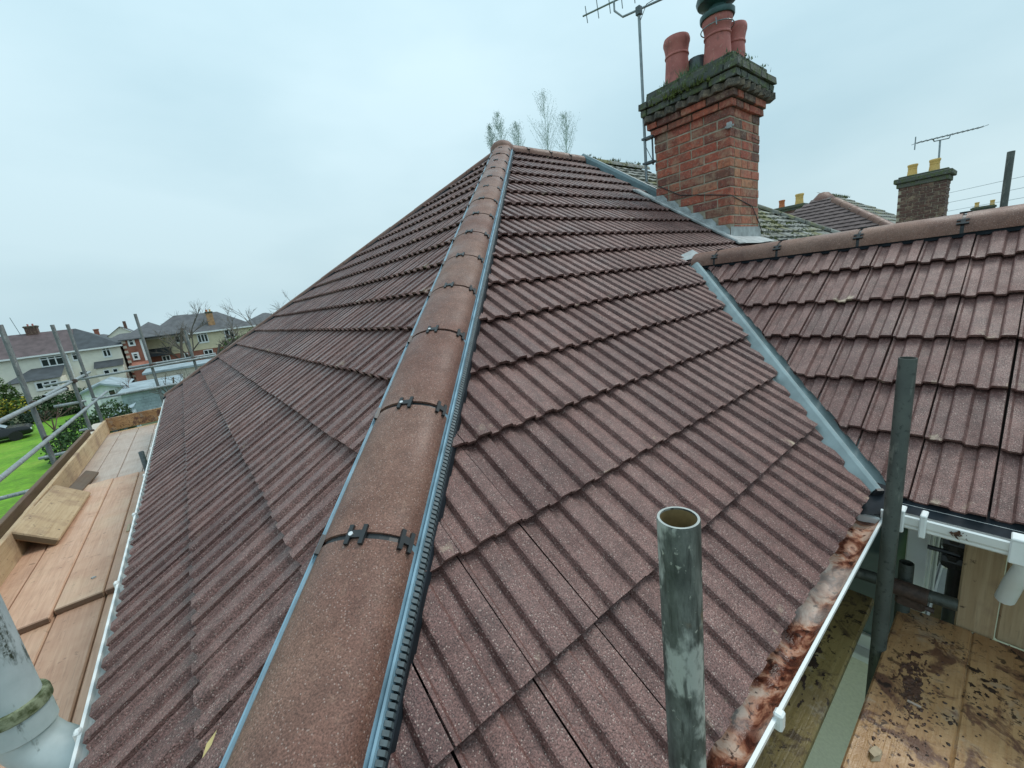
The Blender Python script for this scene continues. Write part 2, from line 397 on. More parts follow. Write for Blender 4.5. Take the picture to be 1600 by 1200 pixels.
    def build(s, name, mat, parent=None, smooth=False, weld=True):
        me = mesh(name, s.v, s.f, mat)
        bm = bmesh.new(); bm.from_mesh(me); bmesh.ops.recalc_face_normals(bm, faces=bm.faces); bm.to_mesh(me); bm.free()
        if smooth:
            me.polygons.foreach_set('use_smooth', [True] * len(me.polygons))
            try: me.set_sharp_from_angle(angle=R(38))
            except Exception: pass
        return obj(name, me, parent)
def proj(p):
    d = Vector(p) - CP; z = d.dot(CF)
    if z < .05: return None
    k = 637.46 / z; return 800 + k * d.dot(CR), 600 - k * d.dot(CU), z

GZ = -4.9
# ------------------------------------------------------------------ setting
def sheet(name, pts, z, mat):
    o = MB().add([(x, y, z) for x, y in pts], [tuple(range(len(pts)))]).build(name, mat); return kind(o, 'structure')
sheet('ground', [(-1500, -1500), (1500, -1500), (1500, 1500), (-1500, 1500)], GZ, 'ground_mix')
sheet('lawn', [(-24, -5), (-4.4, -5), (-4.4, 30), (-5.0, 40), (-6.9, 50.5), (-12, 50.5), (-24, 48)], GZ + .01, 'lawn_green')
sheet('path', [(-4.4, -6), (-.2, -6), (-.2, 30), (-4.4, 30)], GZ + .006, 'path')

# ------------------------------------------------------------------ roof constants
TH = R(33.67); CT, ST, TT = math.cos(TH), math.sin(TH), math.tan(TH)
A = 4.148; HH = 2.763; SL = 4.984; B = 5.68; XE = 2.4055; WC = 1.558; G = .301875; TW = .2
house = thing('house', 'house with brown ribbed tile roof, long hip, red brick chimney and rear wing', 'house', (4, 4, GZ))
walls = MB()
# main walls
walls.box((.32, .30, GZ), (5.66, 8.0, -.16)).box((2.75, -.14, GZ), (5.2, .296, -.16)).box((4.9, -1.2, GZ), (5.2, -.144, -.16))
walls.build('wall', 'render_cream', house)
def deck(name, poly, N, off=.05):
    mb = MB(); k = len(poly); N = Vector(N)
    v = [Vector(p) - N * off for p in poly] + [Vector(p) - N * (off + .06) for p in poly]
    f = [tuple(range(k)), tuple(reversed(range(k, 2 * k)))] + [(i, (i + 1) % k, k + (i + 1) % k, k + i) for i in range(k)]
    return mb.add(v, f).build(name, 'deck', house)
NR = Vector((0, -ST, CT)); NL = Vector((-ST, 0, CT))
roof = deck('roof', [(.03, .03, .02), (XE, .03, .02), (XE + WC, WC, WC * TT), (5.6, WC, WC * TT), (5.6, A, HH), (A, A, HH)], NR)
deck('roof_slope', [(.03, .03, .02), (A, A, HH), (.03, 2 * A - .03, .02)], NL)
roof_w = deck('wing_roof', [(XE + .03, .03, .02), (XE + WC, WC, WC * TT), (XE + WC, -3.2, WC * TT), (XE + .03, -3.2, .02)], NL)
deck('roof_slope', [(.03, 2 * A - .03, .02), (A, A, HH), (5.6, A, HH), (5.6, 2 * A, .02)], (0, ST, CT))
deck('roof_slope', [(XE + WC, WC, WC * TT), (XE + 2 * WC, 0, 0), (XE + 2 * WC, -3.2, 0), (XE + WC, -3.2, WC * TT)], (ST, 0, CT))

# ------------------------------------------------------------------ tiles
PROF = [(.0025, .010), (.011, .010), (.018, .001), (.050, .000), (.057, .0160), (.062, .0180), (.101, .0180), (.105, .0160), (.114, .000), (.146, .000), (.153, .0160), (.158, .0180), (.1955, .0180), (.1972, .004)]
TL = .352; THK = .012; ZT = .0335
def tile_geo():
    v = []; uv = []; n = len(PROF)
    for y, t in ((0, 0), (TL, 1)):
        zz = ZT * (1 - y / TL)
        for u, z in PROF: v.append((u, y, zz + z)); uv.append((u / TW, y / G))
    for u, z in PROF: v.append((u, .0, ZT + z - THK)); uv.append((u / TW, 0))
    for u, z in PROF: v.append((u, .10, ZT * (1 - .1 / TL) + z - THK)); uv.append((u / TW, .3))
    f = [(i, i + 1, n + i + 1, n + i) for i in range(n - 1)]
    f += [(2 * n + i, 2 * n + i + 1, i + 1, i) for i in range(n - 1)]
    f += [(3 * n + i, 3 * n + i + 1, 2 * n + i + 1, 2 * n + i) for i in range(0, n - 1, 1) if i % 2 == 0]
    return v, f, uv
tv, tf, tuv = tile_geo()
TILE = mesh('roof_tile', tv, tf, 'tile_brown', tuv)
tiles = []
def tile_face(O, U, V, N, ks, iu, halfs, parent):
    O, U, V, N = map(Vector, (O, U, V, N)); O = O - N * .03
    for k in ks:
        for i in iu:
            u0 = i[0] if isinstance(i, tuple) else i; v0 = k * G
            hs = halfs(u0 + TW / 2, v0 + G / 2)
            if hs is None: continue
            cs = [(u0, v0), (u0 + TW, v0), (u0 + TW, v0 + TL), (u0, v0 + TL)]
            cut = []; skip = False
            for (a, b, c) in hs:
                d = [a * x + b * y - c for x, y in cs]
                if min(d) >= 0 or (max(d) > 0 and min(d) > -.012): skip = True; break
                if max(d) > 0: cut.append((a, b, c))
            if skip: continue
            ju = random.uniform(-.0012, .0012); jv = random.uniform(-.003, .003); jz = random.uniform(0, .0025)
            O2 = O + U * (u0 + ju) + V * (v0 + jv) + N * jz
            mw = Matrix((( U.x, V.x, N.x, O2.x), (U.y, V.y, N.y, O2.y), (U.z, V.z, N.z, O2.z), (0, 0, 0, 1)))
            rz = random.uniform(-.003, .003); mw = mw @ Matrix.Rotation(rz, 4, 'Z')
            cen = O2 + U * .1 + V * .15
            pj = proj(cen); vis = pj is not None and -140 < pj[0] < 1740 and -60 < pj[1] < 1330
            size = 0
            if vis:
                size = abs((cen - CP).normalized().dot(N)) / pj[2] ** 2
                if not (-40 < pj[0] < 1640 and -40 < pj[1] < 1240): size *= .05
            tiles.append((size, mw, [(a, b, c - a * u0 - b * v0) for a, b, c in cut], parent))
def halfR(u, v):
    y = v * CT
    h = [(-1, CT, -.045), (0, 1, SL - .03)]
    if y < WC + .05: h.append((1, -CT, XE - .050))
    elif y < 1.69: h.append((1, 0, B + .3))
    elif y < 3.02: h.append((1, 0, 5.315))
    else: h.append((1, 0, B - .03))
    return h
tile_face((0, 0, 0), (1, 0, 0), (0, CT, ST), NR, range(17), [.007 + .2 * i for i in range(-1, 30)], halfR, roof)
def halfL(u, v): return [(1, CT, -.045), (-1, CT, 2 * A - .045), (0, 1, SL - .02)]
tile_face((0, 0, 0), (0, -1, 0), (CT, 0, ST), NL, range(17), [-.01 - .2 * i for i in range(0, 43)], halfL, roof)
def halfW(u, v): return [(-1, -CT, -.085) , (0, 1, WC / CT - .02)]
tile_face((XE, 0, 0), (0, -1, 0), (CT, 0, ST), NL, range(7), [-.09 + .2 * i for i in range(-9, 14)], halfW, roof_w)
def cutmesh(cuts):
    bm = bmesh.new(); bm.from_mesh(TILE)
    for a, b, c in cuts:
        nrm = Vector((a, b, 0)); L = nrm.length
        bmesh.ops.bisect_plane(bm, geom=bm.verts[:] + bm.edges[:] + bm.faces[:], plane_co=nrm * (c / L / L), plane_no=nrm, clear_outer=True)
    if not bm.faces: bm.free(); return None
    me = bpy.data.meshes.new('roof_tile'); bm.to_mesh(me); bm.free(); me.materials.append(M['tile_brown']); return me
tiles.sort(key=lambda t: -t[0])
rest = {}
cnt = 0
for size, mw, cuts, par in tiles:
    me = TILE if not cuts else cutmesh(cuts)
    if me is None: continue
    if cnt < 296 and size > 0:
        cnt += 1; obj('roof_tile', me, par, mw)
    else:
        rest.setdefault(par.name, (par, []))[1].append((me, mw))
def joined(name, items, mat, parent):
    vs = []; fs = []; uvs = []
    for me, mw in items:
        k = len(vs); vs += [mw @ v.co for v in me.vertices]; fs += [[i + k for i in p.vertices] for p in me.polygons]
        u = [(0, 0)] * len(me.vertices)
        if me.uv_layers:
            dl = me.uv_layers[0].data
            for lp in me.loops: u[lp.vertex_index] = tuple(dl[lp.index].uv)
        uvs += u
    return kind(obj(name, mesh(name, vs, fs, mat, uvs), parent), 'stuff')
for par, items in rest.values(): joined('roof_tile_courses', items, 'tile_brown', par)

# ------------------------------------------------------------------ hips and ridges
def arc(n=12, w=.118, h0=-.022, h1=.058, t=.016):
    pts = []
    for i in range(n + 1):
        a = math.pi * i / n; pts.append((-w * math.cos(a), h0 + (h1 - h0) * (math.sin(a) ** .8)))
    inner = [(x * (1 - t / w), h0 + (z - h0) * (1 - t / (h1 - h0))) for x, z in reversed(pts)]
    return pts, inner
def ridge_run(P0, d, e, n, ts, tname, parent, clips=True, w=.118, nseg=14, ext=0.008, h0=-.022, h1=.058):
    """tiles between consecutive parameters ts along d from P0"""
    po, pi_ = arc(nseg, w, h0, h1)
    for i in range(len(ts) - 1):
        a, b = ts[i] + ext, ts[i + 1] - ext
        lift = random.uniform(-.002, .003)
        mb = MB(); mb.sweep(po + pi_, P0 + d * a + n * lift, P0 + d * b + n * lift, e, n)
        o = mb.build(tname, 'ridge_brown', parent, smooth=True)
    pc, pci = arc(nseg, w - .004, h0=h0, h1=h1 - .005, t=.012)
    for i in range(1, len(ts) - 1 if clips else 0):
        c = P0 + d * ts[i]
        if proj(c) is None: continue
        mb = MB(); mb.sweep(pc + pci, c - d * .014, c + d * .014, e, n)
        for ang in (22, 90, 152):                      # three little H clips over the joint
            a0 = R(ang); q = (-w * math.cos(a0), h0 + (h1 - h0) * (math.sin(a0) ** .8))
            tn = Vector((w * math.sin(a0), .075 * math.cos(a0))).normalized()
            E = (e * tn.x + n * tn.y).normalized(); Nn = d.cross(E); Nn = Nn if Nn.dot(n) > 0 or abs(Nn.dot(n)) < .2 and Nn.dot(e) * q[0] > 0 else -Nn
            cc = c + e * q[0] + n * q[1] + Nn * .002
            wq = .017 if ang == 90 else .012
            mw = Matrix(((d.x, E.x, Nn.x, cc.x), (d.y, E.y, Nn.y, cc.y), (d.z, E.z, Nn.z, cc.z), (0, 0, 0, 1)))
            for s_ in (-1, 1): mb.box((-.024, s_ * wq - .005, -.004), (.024, s_ * wq + .005, .006), mw=mw)
            mb.box((-.008, -wq, -.004), (.010, wq, .0055), mw=mw)
        o = mb.build('ridge_clip', 'clip_black', parent)
        if i < 5 and tname == 'hip_tile':
            cc = c + n * (h1 + .004) - e * .012
            mb = MB(); mb.tube([cc, cc + n * .006], .0055, 10); mb.build('screw', 'screw', roof)
dh = Vector((1, 1, TT)).normalized(); eh = Vector((1, -1, 0)).normalized(); nh = dh.cross(eh); nh = nh if nh.z > 0 else -nh
kx = math.sqrt(2 + TT * TT)
hx = [.02, .32, .613, .905, 1.19, 1.452, 1.70, 1.95, 2.20, 2.45, 2.70, 2.945, 3.19, 3.435, 3.68, 3.93, 4.12]
HS = eh * .012
ridge_run(HS, dh, eh, nh, [x * kx for x in hx], 'hip_tile', roof)
# dry hip trays each side
def tray(side, w0, w1, m0, comb=True):
    mb = MB(); e = eh * side
    f = lambda s: -.426 * s + .034
    prof = [(w0, f(w0) + .020), (w0 + .004, f(w0) + .024), (w0 + .010, f(w0) + .006), (w1 - .010, f(w1) + .004), (w1 - .005, f(w1) + .014), (w1, f(w1) + .013), (w1 + .002, f(w1) - .006), (w0, f(w0) - .006)]
    mb.sweep(prof, dh * .05, dh * (4.10 * kx), e, nh); mb.build('hip_tray', m0, roof)
    if comb:
        mb = MB(); t = .05
        while t < 3.0 * kx:
            for k in (0,):
                p = dh * t
                mb.sweep([(w1 + .002, f(w1) + .006), (w1 + .012, f(w1 + .010) + .001), (w1 + .012, f(w1) - .020), (w1 + .002, f(w1) - .016)], p, p + dh * .0085, e, nh)
            t += .013
        kind(mb.build('comb_filler', 'clip_grey', roof), 'stuff')
tray(1, .118, .143, 'grp_light'); tray(-1, .100, .125, 'grp_light')
mb = MB()
mb.sweep([(.104, -.022), (.158, -.045), (.158, -.075), (.104, -.065)], dh * .03, dh * (4.1 * kx), eh, nh)
mb.build('felt_strip', 'felt', roof)
# far hip
d2 = Vector((1, -1, TT)).normalized(); e2 = Vector((1, 1, 0)).normalized(); n2 = d2.cross(e2); n2 = n2 if n2.z > 0 else -n2
ridge_run(Vector((0, 2 * A, 0)), d2, e2, n2, [x * kx for x in [.02 + .27 * i for i in range(16)]], 'hip_tile', roof, clips=False, ext=.002, h0=-.045, h1=.028)
mb = MB(); e = -e2
mb.sweep([(.105, -.03), (.150, -.052), (.150, -.075), (.105, -.06)], Vector((0, 2 * A, 0)) + d2 * .03, Vector((0, 2 * A, 0)) + d2 * 4.1 * kx, e, n2); mb.build('hip_tray', 'felt', roof)
# main ridge
X_ = Vector((1, 0, 0)); Y_ = Vector((0, 1, 0)); Z_ = Vector((0, 0, 1))
ridge_run(Vector((A, A, HH - .0)), X_, -Y_, Z_, [-.04, .36, .78, 1.18, 1.50], 'ridge_tile', roof, w=.125, h0=-.06, h1=.05)
# apex cap over the meeting of hips
mb = MB(); mb.lathe([(.16, -.07), (.15, -.01), (.115, .035), (.06, .062), (.01, .068)], (A, A, HH + .02), 14); mb.build('ridge_cap', 'ridge_brown', roof, smooth=True)
# wing ridge
wj = [1.50, 1.299, .852, .395, -.054, -.5, -.95, -1.4, -1.85, -2.3]
ridge_run(Vector((XE + WC, 0, WC * TT - .012)), -Y_, -X_, Z_, [-y for y in wj], 'ridge_tile', roof_w, w=.125, h0=-.055, h1=.055)
mb = MB(); mb.box((XE + WC - .116, -2.6, WC * TT - .086), (XE + WC + .10, 1.40, WC * TT - .05)); mb.build('felt_strip', 'felt', roof_w)
mb = MB(); mb.box((A + .1, A - .12, HH - .12), (B - .02, A + .1, HH - .05)); mb.build('felt_strip', 'felt', roof)

# ------------------------------------------------------------------ valley trough
mb = MB()
prof = [(-.16, .012), (-.075, -.028), (-.03, -.012), (-.006, .056), (.004, .062), (.014, .056), (.03, -.02), (.12, -.02), (.12, -.03), (-.02, -.035), (-.16, -.0)]
prof = [(-.15, -.022), (-.045, .000), (-.008, .042), (.002, .048), (.012, .042), (.03, -.02), (.12, -.0), (.12, -.012), (.02, -.04), (-.15, -.034)]
V0 = Vector((XE, 0, 0)); mb.sweep(prof, V0 - dh * .02, V0 + dh * (WC * kx - .06), eh, nh); mb.build('valley_trough', 'grp', house)
mb = MB(); mb.sweep([(-.012, .048), (.012, .048), (.03, -.03), (-.03, -.03)], V0 - dh * .032, V0 - dh * .021, eh, nh); mb.build('trough_end', 'clip_black', house)
mb = MB(); q = V0 + dh * (WC * kx - .1)
mb.quad(q + eh * -.12 + nh * .035, q + eh * .06 + nh * .07, q + eh * .02 + dh * .14 + nh * .072, q - eh * .16 + dh * .09 + nh * .03); mb.build('flashing', 'lead', house)
# party strip up the slope beside neighbour
V = Vector((0, CT, ST))
mb = MB(); p0 = Vector((B, 2.90, 2.90 * TT)); p1 = Vector((B, A, HH))
mb.sweep([(-.035, .0), (-.028, .055), (.0, .085), (.02, .09), (.03, -.02), (-.035, -.03)], p0, p1, X_, NR); plain('grp_teal', (.13, .20, .22), .4, .2, 9)
mb.build('bonding_trough', 'grp_teal', house)
mb = MB(); mb.sweep([(-.13, .005), (.0, .012), (.0, -.03), (-.13, -.03)], Vector((B, 2.80, 2.80 * TT)), p0 - V * .002, X_, NR); mb.build('flashing', 'lead', house)

# ------------------------------------------------------------------ chimney
CX0, CY0, CX1, CY1 = 5.447, 1.867, 6.212, 2.77
core = MB().box((CX0 + .006, CY0 + .006, .9), (CX1 - .006, CY1 - .006, 3.02)).build('chimney', 'mortar', house)
core['label'] = 'tall red brick chimney with mossy corbelled top and red clay pots'
BL, BH, BD, J = .285, .087, .1, .0125
random.seed(11)
bank = {}
def brick_mesh(lx, ly, lz, mat, var):
    key = (round(lx, 3), round(ly, 3), round(lz, 3), mat, var)
    if key not in bank:
        mb = MB().box((-lx / 2, -ly / 2, -lz / 2), (lx / 2, ly / 2, lz / 2), .005)
        rr = random.Random(var)
        am = 2.6 if mat == 'brick_mossy' else 1.2
        for v in mb.v: v += Vector((rr.uniform(-.002, .002), rr.uniform(-.002, .002), rr.uniform(-.0025, .0025))) * am
        me = mesh('brick', mb.v, mb.f, mat); bank[key] = me
    return bank[key]
nb_ = [0]
def brick(cx, cy, cz, lx, ly, lz, mat, rot=0):
    if nb_[0] >= 298: return
    nb_[0] += 1
    mw = Matrix.Translation((cx, cy, cz)) @ Matrix.Rotation(rot + random.uniform(-.006, .006), 4, 'Z') @ Matrix.Rotation(random.uniform(-.006, .006), 4, 'Y')
    obj('brick', brick_mesh(lx, ly, lz, mat, random.randint(0, 5)), core, mw)
def course(z, out, off, mat, matf, zmin=None):
    """bricks on the two faces we see: left face (x=CX0) and front face (y=CY0)"""
    x0, y0, x1, y1 = CX0 - out, CY0 - out, CX1 + out, CY1 + out
    # left face: runs along y; corner brick alternates stretcher / header
    y = y0 + (BL if off else .1025) + J if False else y0
    first = BL if off else .136
    while y < y1 - .03:
        L = min(first, y1 - y); first = BL if random.random() < .84 else .136
        cy = y + L / 2
        if zmin is None or z > cy * TT + .02:
            brick(x0 + BD / 2 + random.uniform(-.003, .002), cy, z, BD, L, BH, mat)
        y += L + J
    x = x0 + (BD + J); first = (.136 if off else BL - BD - J + .0)
    while x < x1 - .03:
        L = min(first, x1 - x); first = BL if random.random() < .84 else .136
        brick(x + L / 2, y0 + BD / 2 + random.uniform(-.003, .002), z, L, BD, BH, matf)
        x += L + J
z = 1.245; k = 0
while z < 2.58:
    md = 'brick_bright' if z < 1.62 else 'brick_red'
    course(z, 0, k % 2, 'brick_red', 'brick_bright' if z < 2.05 else 'brick_red', True); z += .1; k += 1
BH = .068
course(2.622, .030, 0, 'brick_red', 'brick_red'); course(2.700, .060, 1, 'brick_red', 'brick_red')
MB().box((CX0 - .015, CY0 - .015, 2.588), (CX1 + .02, CY1 + .02, 2.662)).box((CX0 - .045, CY0 - .045, 2.665), (CX1 + .05, CY1 + .05, 2.738)).build('corbel_core', 'brick_dark', core)
# dogtooth course
y = CY0 - .03
while y < CY1 + .1:
    brick(CX0 - .045, y, 2.775, .125, .125, .07, 'brick_dark', R(45)); y += .137
x = CX0 + .03
while x < CX1 + .1:
    brick(x, CY0 - .045, 2.775, .125, .125, .07, 'brick_dark', R(45)); x += .137
MB().box((CX0 - .04, CY0 - .04, 2.745), (CX1 + .08, CY1 + .08, 3.0)).build('corbel_core', 'brick_dark', core)
course(2.855, .105, 1, 'brick_mossy', 'brick_mossy'); course(2.933, .125, 0, 'brick_mossy', 'brick_mossy')
course(3.012, .055, 1, 'brick_mossy', 'brick_mossy')
# flaunching
mb = MB(); s = [(CX0 - .05, CY0 - .05), (CX1 + .05, CY0 - .05), (CX1 + .05, CY1 + .05), (CX0 - .05, CY1 + .05)]
t_ = [(CX0 + .12, CY0 + .12), (CX1 - .12, CY0 + .12), (CX1 - .12, CY1 - .12), (CX0 + .12, CY1 - .12)]
vs = [(x, y, 3.0) for x, y in s] + [(x, y, 3.065) for x, y in s] + [(x, y, 3.13) for x, y in t_]
mb.add(vs, [(0, 1, 5, 4), (1, 2, 6, 5), (2, 3, 7, 6), (3, 0, 4, 7), (4, 5, 9, 8), (5, 6, 10, 9), (6, 7, 11, 10), (7, 4, 8, 11), (8, 9, 10, 11)])
mb.build('flaunching', 'brick_mossy', core)
# moss and grass tufts
def tufts(name, spots, mat, parent, n=14, h=.07, r=.05):
    vs = []; fs = []
    for p in spots:
        hh = h * random.uniform(.5, 1.3)
        for i in range(n):
            a = random.uniform(0, 6.28); q = Vector(p) + Vector((math.cos(a), math.sin(a), 0)) * random.uniform(0, r)
            b = q + Vector((random.uniform(-.6, .6), random.uniform(-.6, .6), 1)).normalized() * hh * random.uniform(.4, 1)
            s_ = Vector((math.cos(a + 1.5), math.sin(a + 1.5), 0)) * random.uniform(.004, .009)
            k = len(vs); vs += [q - s_, q + s_, b]; fs.append((k, k + 1, k + 2))
    return kind(obj(name, mesh(name, vs, fs, mat), parent), 'stuff')
sp = []
for i in range(85):
    t = random.random()
    if random.random() < .62: sp.append((CX0 - random.uniform(-.05, .10), CY0 + t * .95 - .06, random.choice([3.05, 2.97, 2.97, 2.90])))
    else: sp.append((CX0 + t * .9 - .08, CY0 - random.uniform(-.04, .10), random.choice([3.05, 2.97, 2.97])))
tufts('moss_tufts', sp, 'moss_grass', core, 14, .045, .06)
tufts('grass_tufts', [(5.60 + random.uniform(-.1, .1), 2.36 + random.uniform(-.14, .12), 3.09) for _ in range(16)], 'moss_grass', core, 10, .17, .04)
tufts('grass_tufts', [(5.33 + random.uniform(-.02, .03), 2.4 + random.uniform(-.4, .35), 2.86 + random.uniform(0, .06)) for _ in range(30)], 'moss', core, 12, .09, .04)
# pots
POT = [(.150, 0), (.148, .02), (.128, .30), (.128, .315), (.138, .322), (.138, .335), (.130, .345), (.132, .38), (.142, .43), (.152, .46), (.152, .49), (.142, .52), (.118, .525), (.110, .40)]
def pot(x, y, z, s=1, mat='terracotta', parent=core, hs=1):
    return MB().lathe([(r * s, h * s * hs) for r, h in POT], (x, y, z), 24).build('chimney_pot', mat, parent, smooth=True)
pot(5.72, 2.60, 3.11, .98); pot(5.80, 2.16, 3.11, 1.02); pot(6.10, 2.12, 3.10, .95)
MB().lathe([(.11, 0), (.10, .26), (.085, .26), (.08, .1)], (5.86, 2.42, 3.10), 12).build('chimney_pot', 'clip_grey', core, smooth=True)
mb = MB(); mb.lathe([(.172, .50), (.178, .515), (.178, .55), (.150, .56)], (5.80, 2.16, 3.11), 24)
mb.lathe([(.10, .56), (.09, .62), (.20, .66), (.215, .70), (.19, .78), (.12, .84), (.02, .86)], (5.80, 2.16, 3.11), 24)
mb.build('chimney_cowl', 'cowl', core, smooth=True)
mb = MB(); mb.tube([Vector((5.80, 2.16, 3.525)) + Vector((math.cos(t), math.sin(t), 0)) * .168 for t in [i * .2618 for i in range(25)]], .006, 6); mb.tube([(5.64, 2.10, 3.56), (5.59, 2.07, 3.47)], .006, 6)
mb.build('cowl_strap', 'alu', core)
# lead flashings
mb = MB()
mb.sweep([(-.15, .030), (0, .034), (0, .02), (-.15, .015)], Vector((CX0, 1.72, 1.72 * TT)), Vector((CX0, 3.03, 3.03 * TT)), X_, NR)
yy = CY0; 
while yy < CY1 - .02:                                             # steps cut into the mortar joints
    zt = round((yy * TT + .17 - 1.195) / .1) * .1 + 1.195; y2 = yy + .1502
    b0, b1 = yy * TT - .02, min(y2, CY1) * TT - .02
    xf = CX0 - .011; ye = min(y2, CY1)
    mb.add([(xf, yy, b0), (xf, ye, b1), (xf, ye, max(zt + .012, b1 + .03)), (xf, yy + .055, zt), (xf, yy, zt - .06)], [(0, 1, 2, 3, 4)])
    yy = y2
mb.sweep([(-.155, .03), (-.145, .042), (-.135, .03)], Vector((CX0, 1.75, 1.75 * TT)), Vector((CX0, 3.0, 3.0 * TT)), X_, NR)
mb.build('flashing', 'lead', core)
mb = MB(); zf = CY0 * TT
mb.add([(CX0 - .01, CY0 - .007, zf - .03), (CX1 + .1, CY0 - .007, zf - .03), (CX1 + .02, CY0 - .007, zf + .125), (CX0 - .005, CY0 - .007, zf + .125)], [(0, 1, 2, 3)])
p = lambda x, y, dz=.034: (x, y, y * TT + dz)
mb.add([p(CX0 - .14, CY0 - .16), p(CX0 + .3, CY0 - .19, .04), p(CX1 + .1, CY0 - .15), p(CX1 + .1, CY0 - .006, .012), p(CX0 - .14, CY0 - .006, .03)], [(0, 1, 2, 3, 4)])
mb.build('flashing', 'lead', core)
# cables across the brickwork
mb = MB()
mb.tube([(CX0 - .008, 2.74, 2.02), (CX0 - .008, 2.45, 1.84), (CX0 - .008, 2.1, 1.76), (CX0 - .008, CY0 - .008, 1.70), (6.0, CY0 - .008, 1.60), (6.2, CY0 - .008, 1.42), (6.3, CY0 - .01, 1.30)], .005, 5)
mb.tube([(CX0 - .008, CY0 + .02, 2.395), (6.2, CY0 - .008, 2.33)], .003, 5); mb.build('cable', 'cable', core)
mb = MB(); mb.box((CX0 - .03, CY0 - .02, 2.37), (CX0 - .004, CY0 + .03, 2.43), .004); mb.box((CX0 - .018, CY0 - .04, 2.385), (CX0 - .008, CY0 + .05, 2.40)); mb.build('cable_box', 'lead', core)

# aerial
aer = thing('television_aerial', 'tall mast television aerial clamped beside the large red brick chimney', 'aerial', (5.40, 2.87, 2.25))
mb = MB(); mb.tube([(5.40, 2.87, 2.10), (5.40, 2.877, 3.96)], .017, 10); mb.build('mast', 'alu', aer, True)
mb = MB()
for z in (2.30, 2.58):
    mb.box((5.37, 2.755, z), (5.46, 2.90, z + .022)); 
mb.tube([(5.435, 2.79, 2.28), (5.435, 2.79, 2.62)], .012, 6); mb.tube([(5.40, 2.87, 2.52), (5.44, 2.80, 2.33)], .004, 5)
mb.build('wall_bracket', 'clip_grey', aer)
bd = (Vector((5.40, 2.70, 4.055)) - Vector((5.4, 3.775, 4.353)))
bd = Vector((.25, -1.0, -.06)).normalized()
b0 = Vector((5.30, 3.62, 4.26))
bs = bd.cross(Z_).normalized()
mb = MB(); mb.tube([b0, b0 + bd * 1.75], .010, 6); mb.build('boom', 'alu', aer)
for i in range(11):
    c = b0 + bd * (.05 + .155 * i); l = .085 + .006 * i
    MB().tube([c - Z_ * l - bs * .02, c + Z_ * l + bs * .02], .006, 5).build('element', 'alu', aer)
mb = MB(); m0 = b0 + bd * .42; m1 = b0 + bd * 1.40; dn = Vector((0, 0, -.20))
mb.tube([m0, m0 + dn * .5, m0 + dn + bd * .10, m1 + dn - bd * .10, m1 + dn * .5, m1], .012, 8); mb.build('cradle', 'alu', aer, True)
mb = MB(); mb.box(Vector((5.40, 2.877, 3.955)) - Vector((.03, .03, .04)), Vector((5.40, 2.877, 3.955)) + Vector((.03, .03, .05)), .006); mb.build('clamp', 'clip_grey', aer)
mb = MB(); mb.tube([(5.40, 2.86, 3.86), (5.41, 2.78, 3.98), (5.5, 2.6, 4.02), (5.6, 2.4, 4.10), (5.65, 2.3, 4.3)], .004, 5); mb.build('cable', 'cable', aer)

# ------------------------------------------------------------------ gutters, pipe, windows
def gut(name, a, b, e, n=10, r=.055, rz=.052, t=.004, mat='upvc'):
    a = Vector(a); b = Vector(b); e = Vector(e)
    po = [(-r * math.cos(math.pi * i / n), -rz * math.sin(math.pi * i / n)) for i in range(n + 1)]
    pi_ = [(-(r - t) * math.cos(math.pi * i / n), -(rz - t) * math.sin(math.pi * i / n)) for i in range(n + 1)]
    po = [(-r - .004, .004), (-r - .004, -.008)] + po[1:] ; pi_ = [(-r + t, .004)] + pi_[1:]
    mb = MB(); mb.sweep(po + list(reversed(pi_)), a, b, e, Z_); return mb
g1 = gut('gutter', (0, -.3, -.052), (0, 8.55, -.052), (1, 0, 0)).build('gutter', 'upvc', house)
for y in (1.16, 2.0, 2.85, 3.7, 4.6, 5.5, 6.4, 7.3):
    MB().box((-.068, y - .012, -.085), (-.052, y + .012, -.040), .004).build('gutter_bracket', 'upvc', g1)
plain('pipe_inside', (.45, .48, .44), .7, .25, 15)
MB().sweep([(-.048, -.022), (-.02, -.044), (.02, -.046), (.045, -.02), (.045, -.05), (-.048, -.05)], (0, -.29, -.052), (0, 8.54, -.052), X_, Z_).build('silt', 'pipe_inside', g1)
g2 = gut('gutter', (.02, 0, -.056), (2.36, 0, -.056), (0, 1, 0)).build('gutter', 'upvc', house)
# mud lying in the gutter (uneven bed)
mb = MB(); nx, ny = 150, 8; vs = []; fs = []
for i in range(nx + 1):
    for j in range(ny + 1):
        x = .03 + 2.32 * i / nx; s_ = -1 + 2 * j / ny; y = s_ * .05
        base = -.056 - .047 * math.sqrt(max(0, 1 - s_ * s_)) + .004
        h = noise.noise((x * 9, y * 30, 3)) * .008 + noise.noise((x * 34, y * 60, 8)) * .006 + .012
        vs.append((x, y, min(base + max(.002, h) * (1.6 - abs(s_)), -.054)))
for i in range(nx):
    for j in range(ny): q = i * (ny + 1) + j; fs.append((q, q + 1, q + ny + 2, q + ny + 1))
kind(obj('mud', mesh('mud', vs, fs, 'gutter_mud', smooth=True), g2), 'stuff')
for x in (1.25, 2.31): MB().box((x - .012, -.070, -.085), (x + .012, -.050, -.038), .004).build('gutter_bracket', 'upvc', g2)
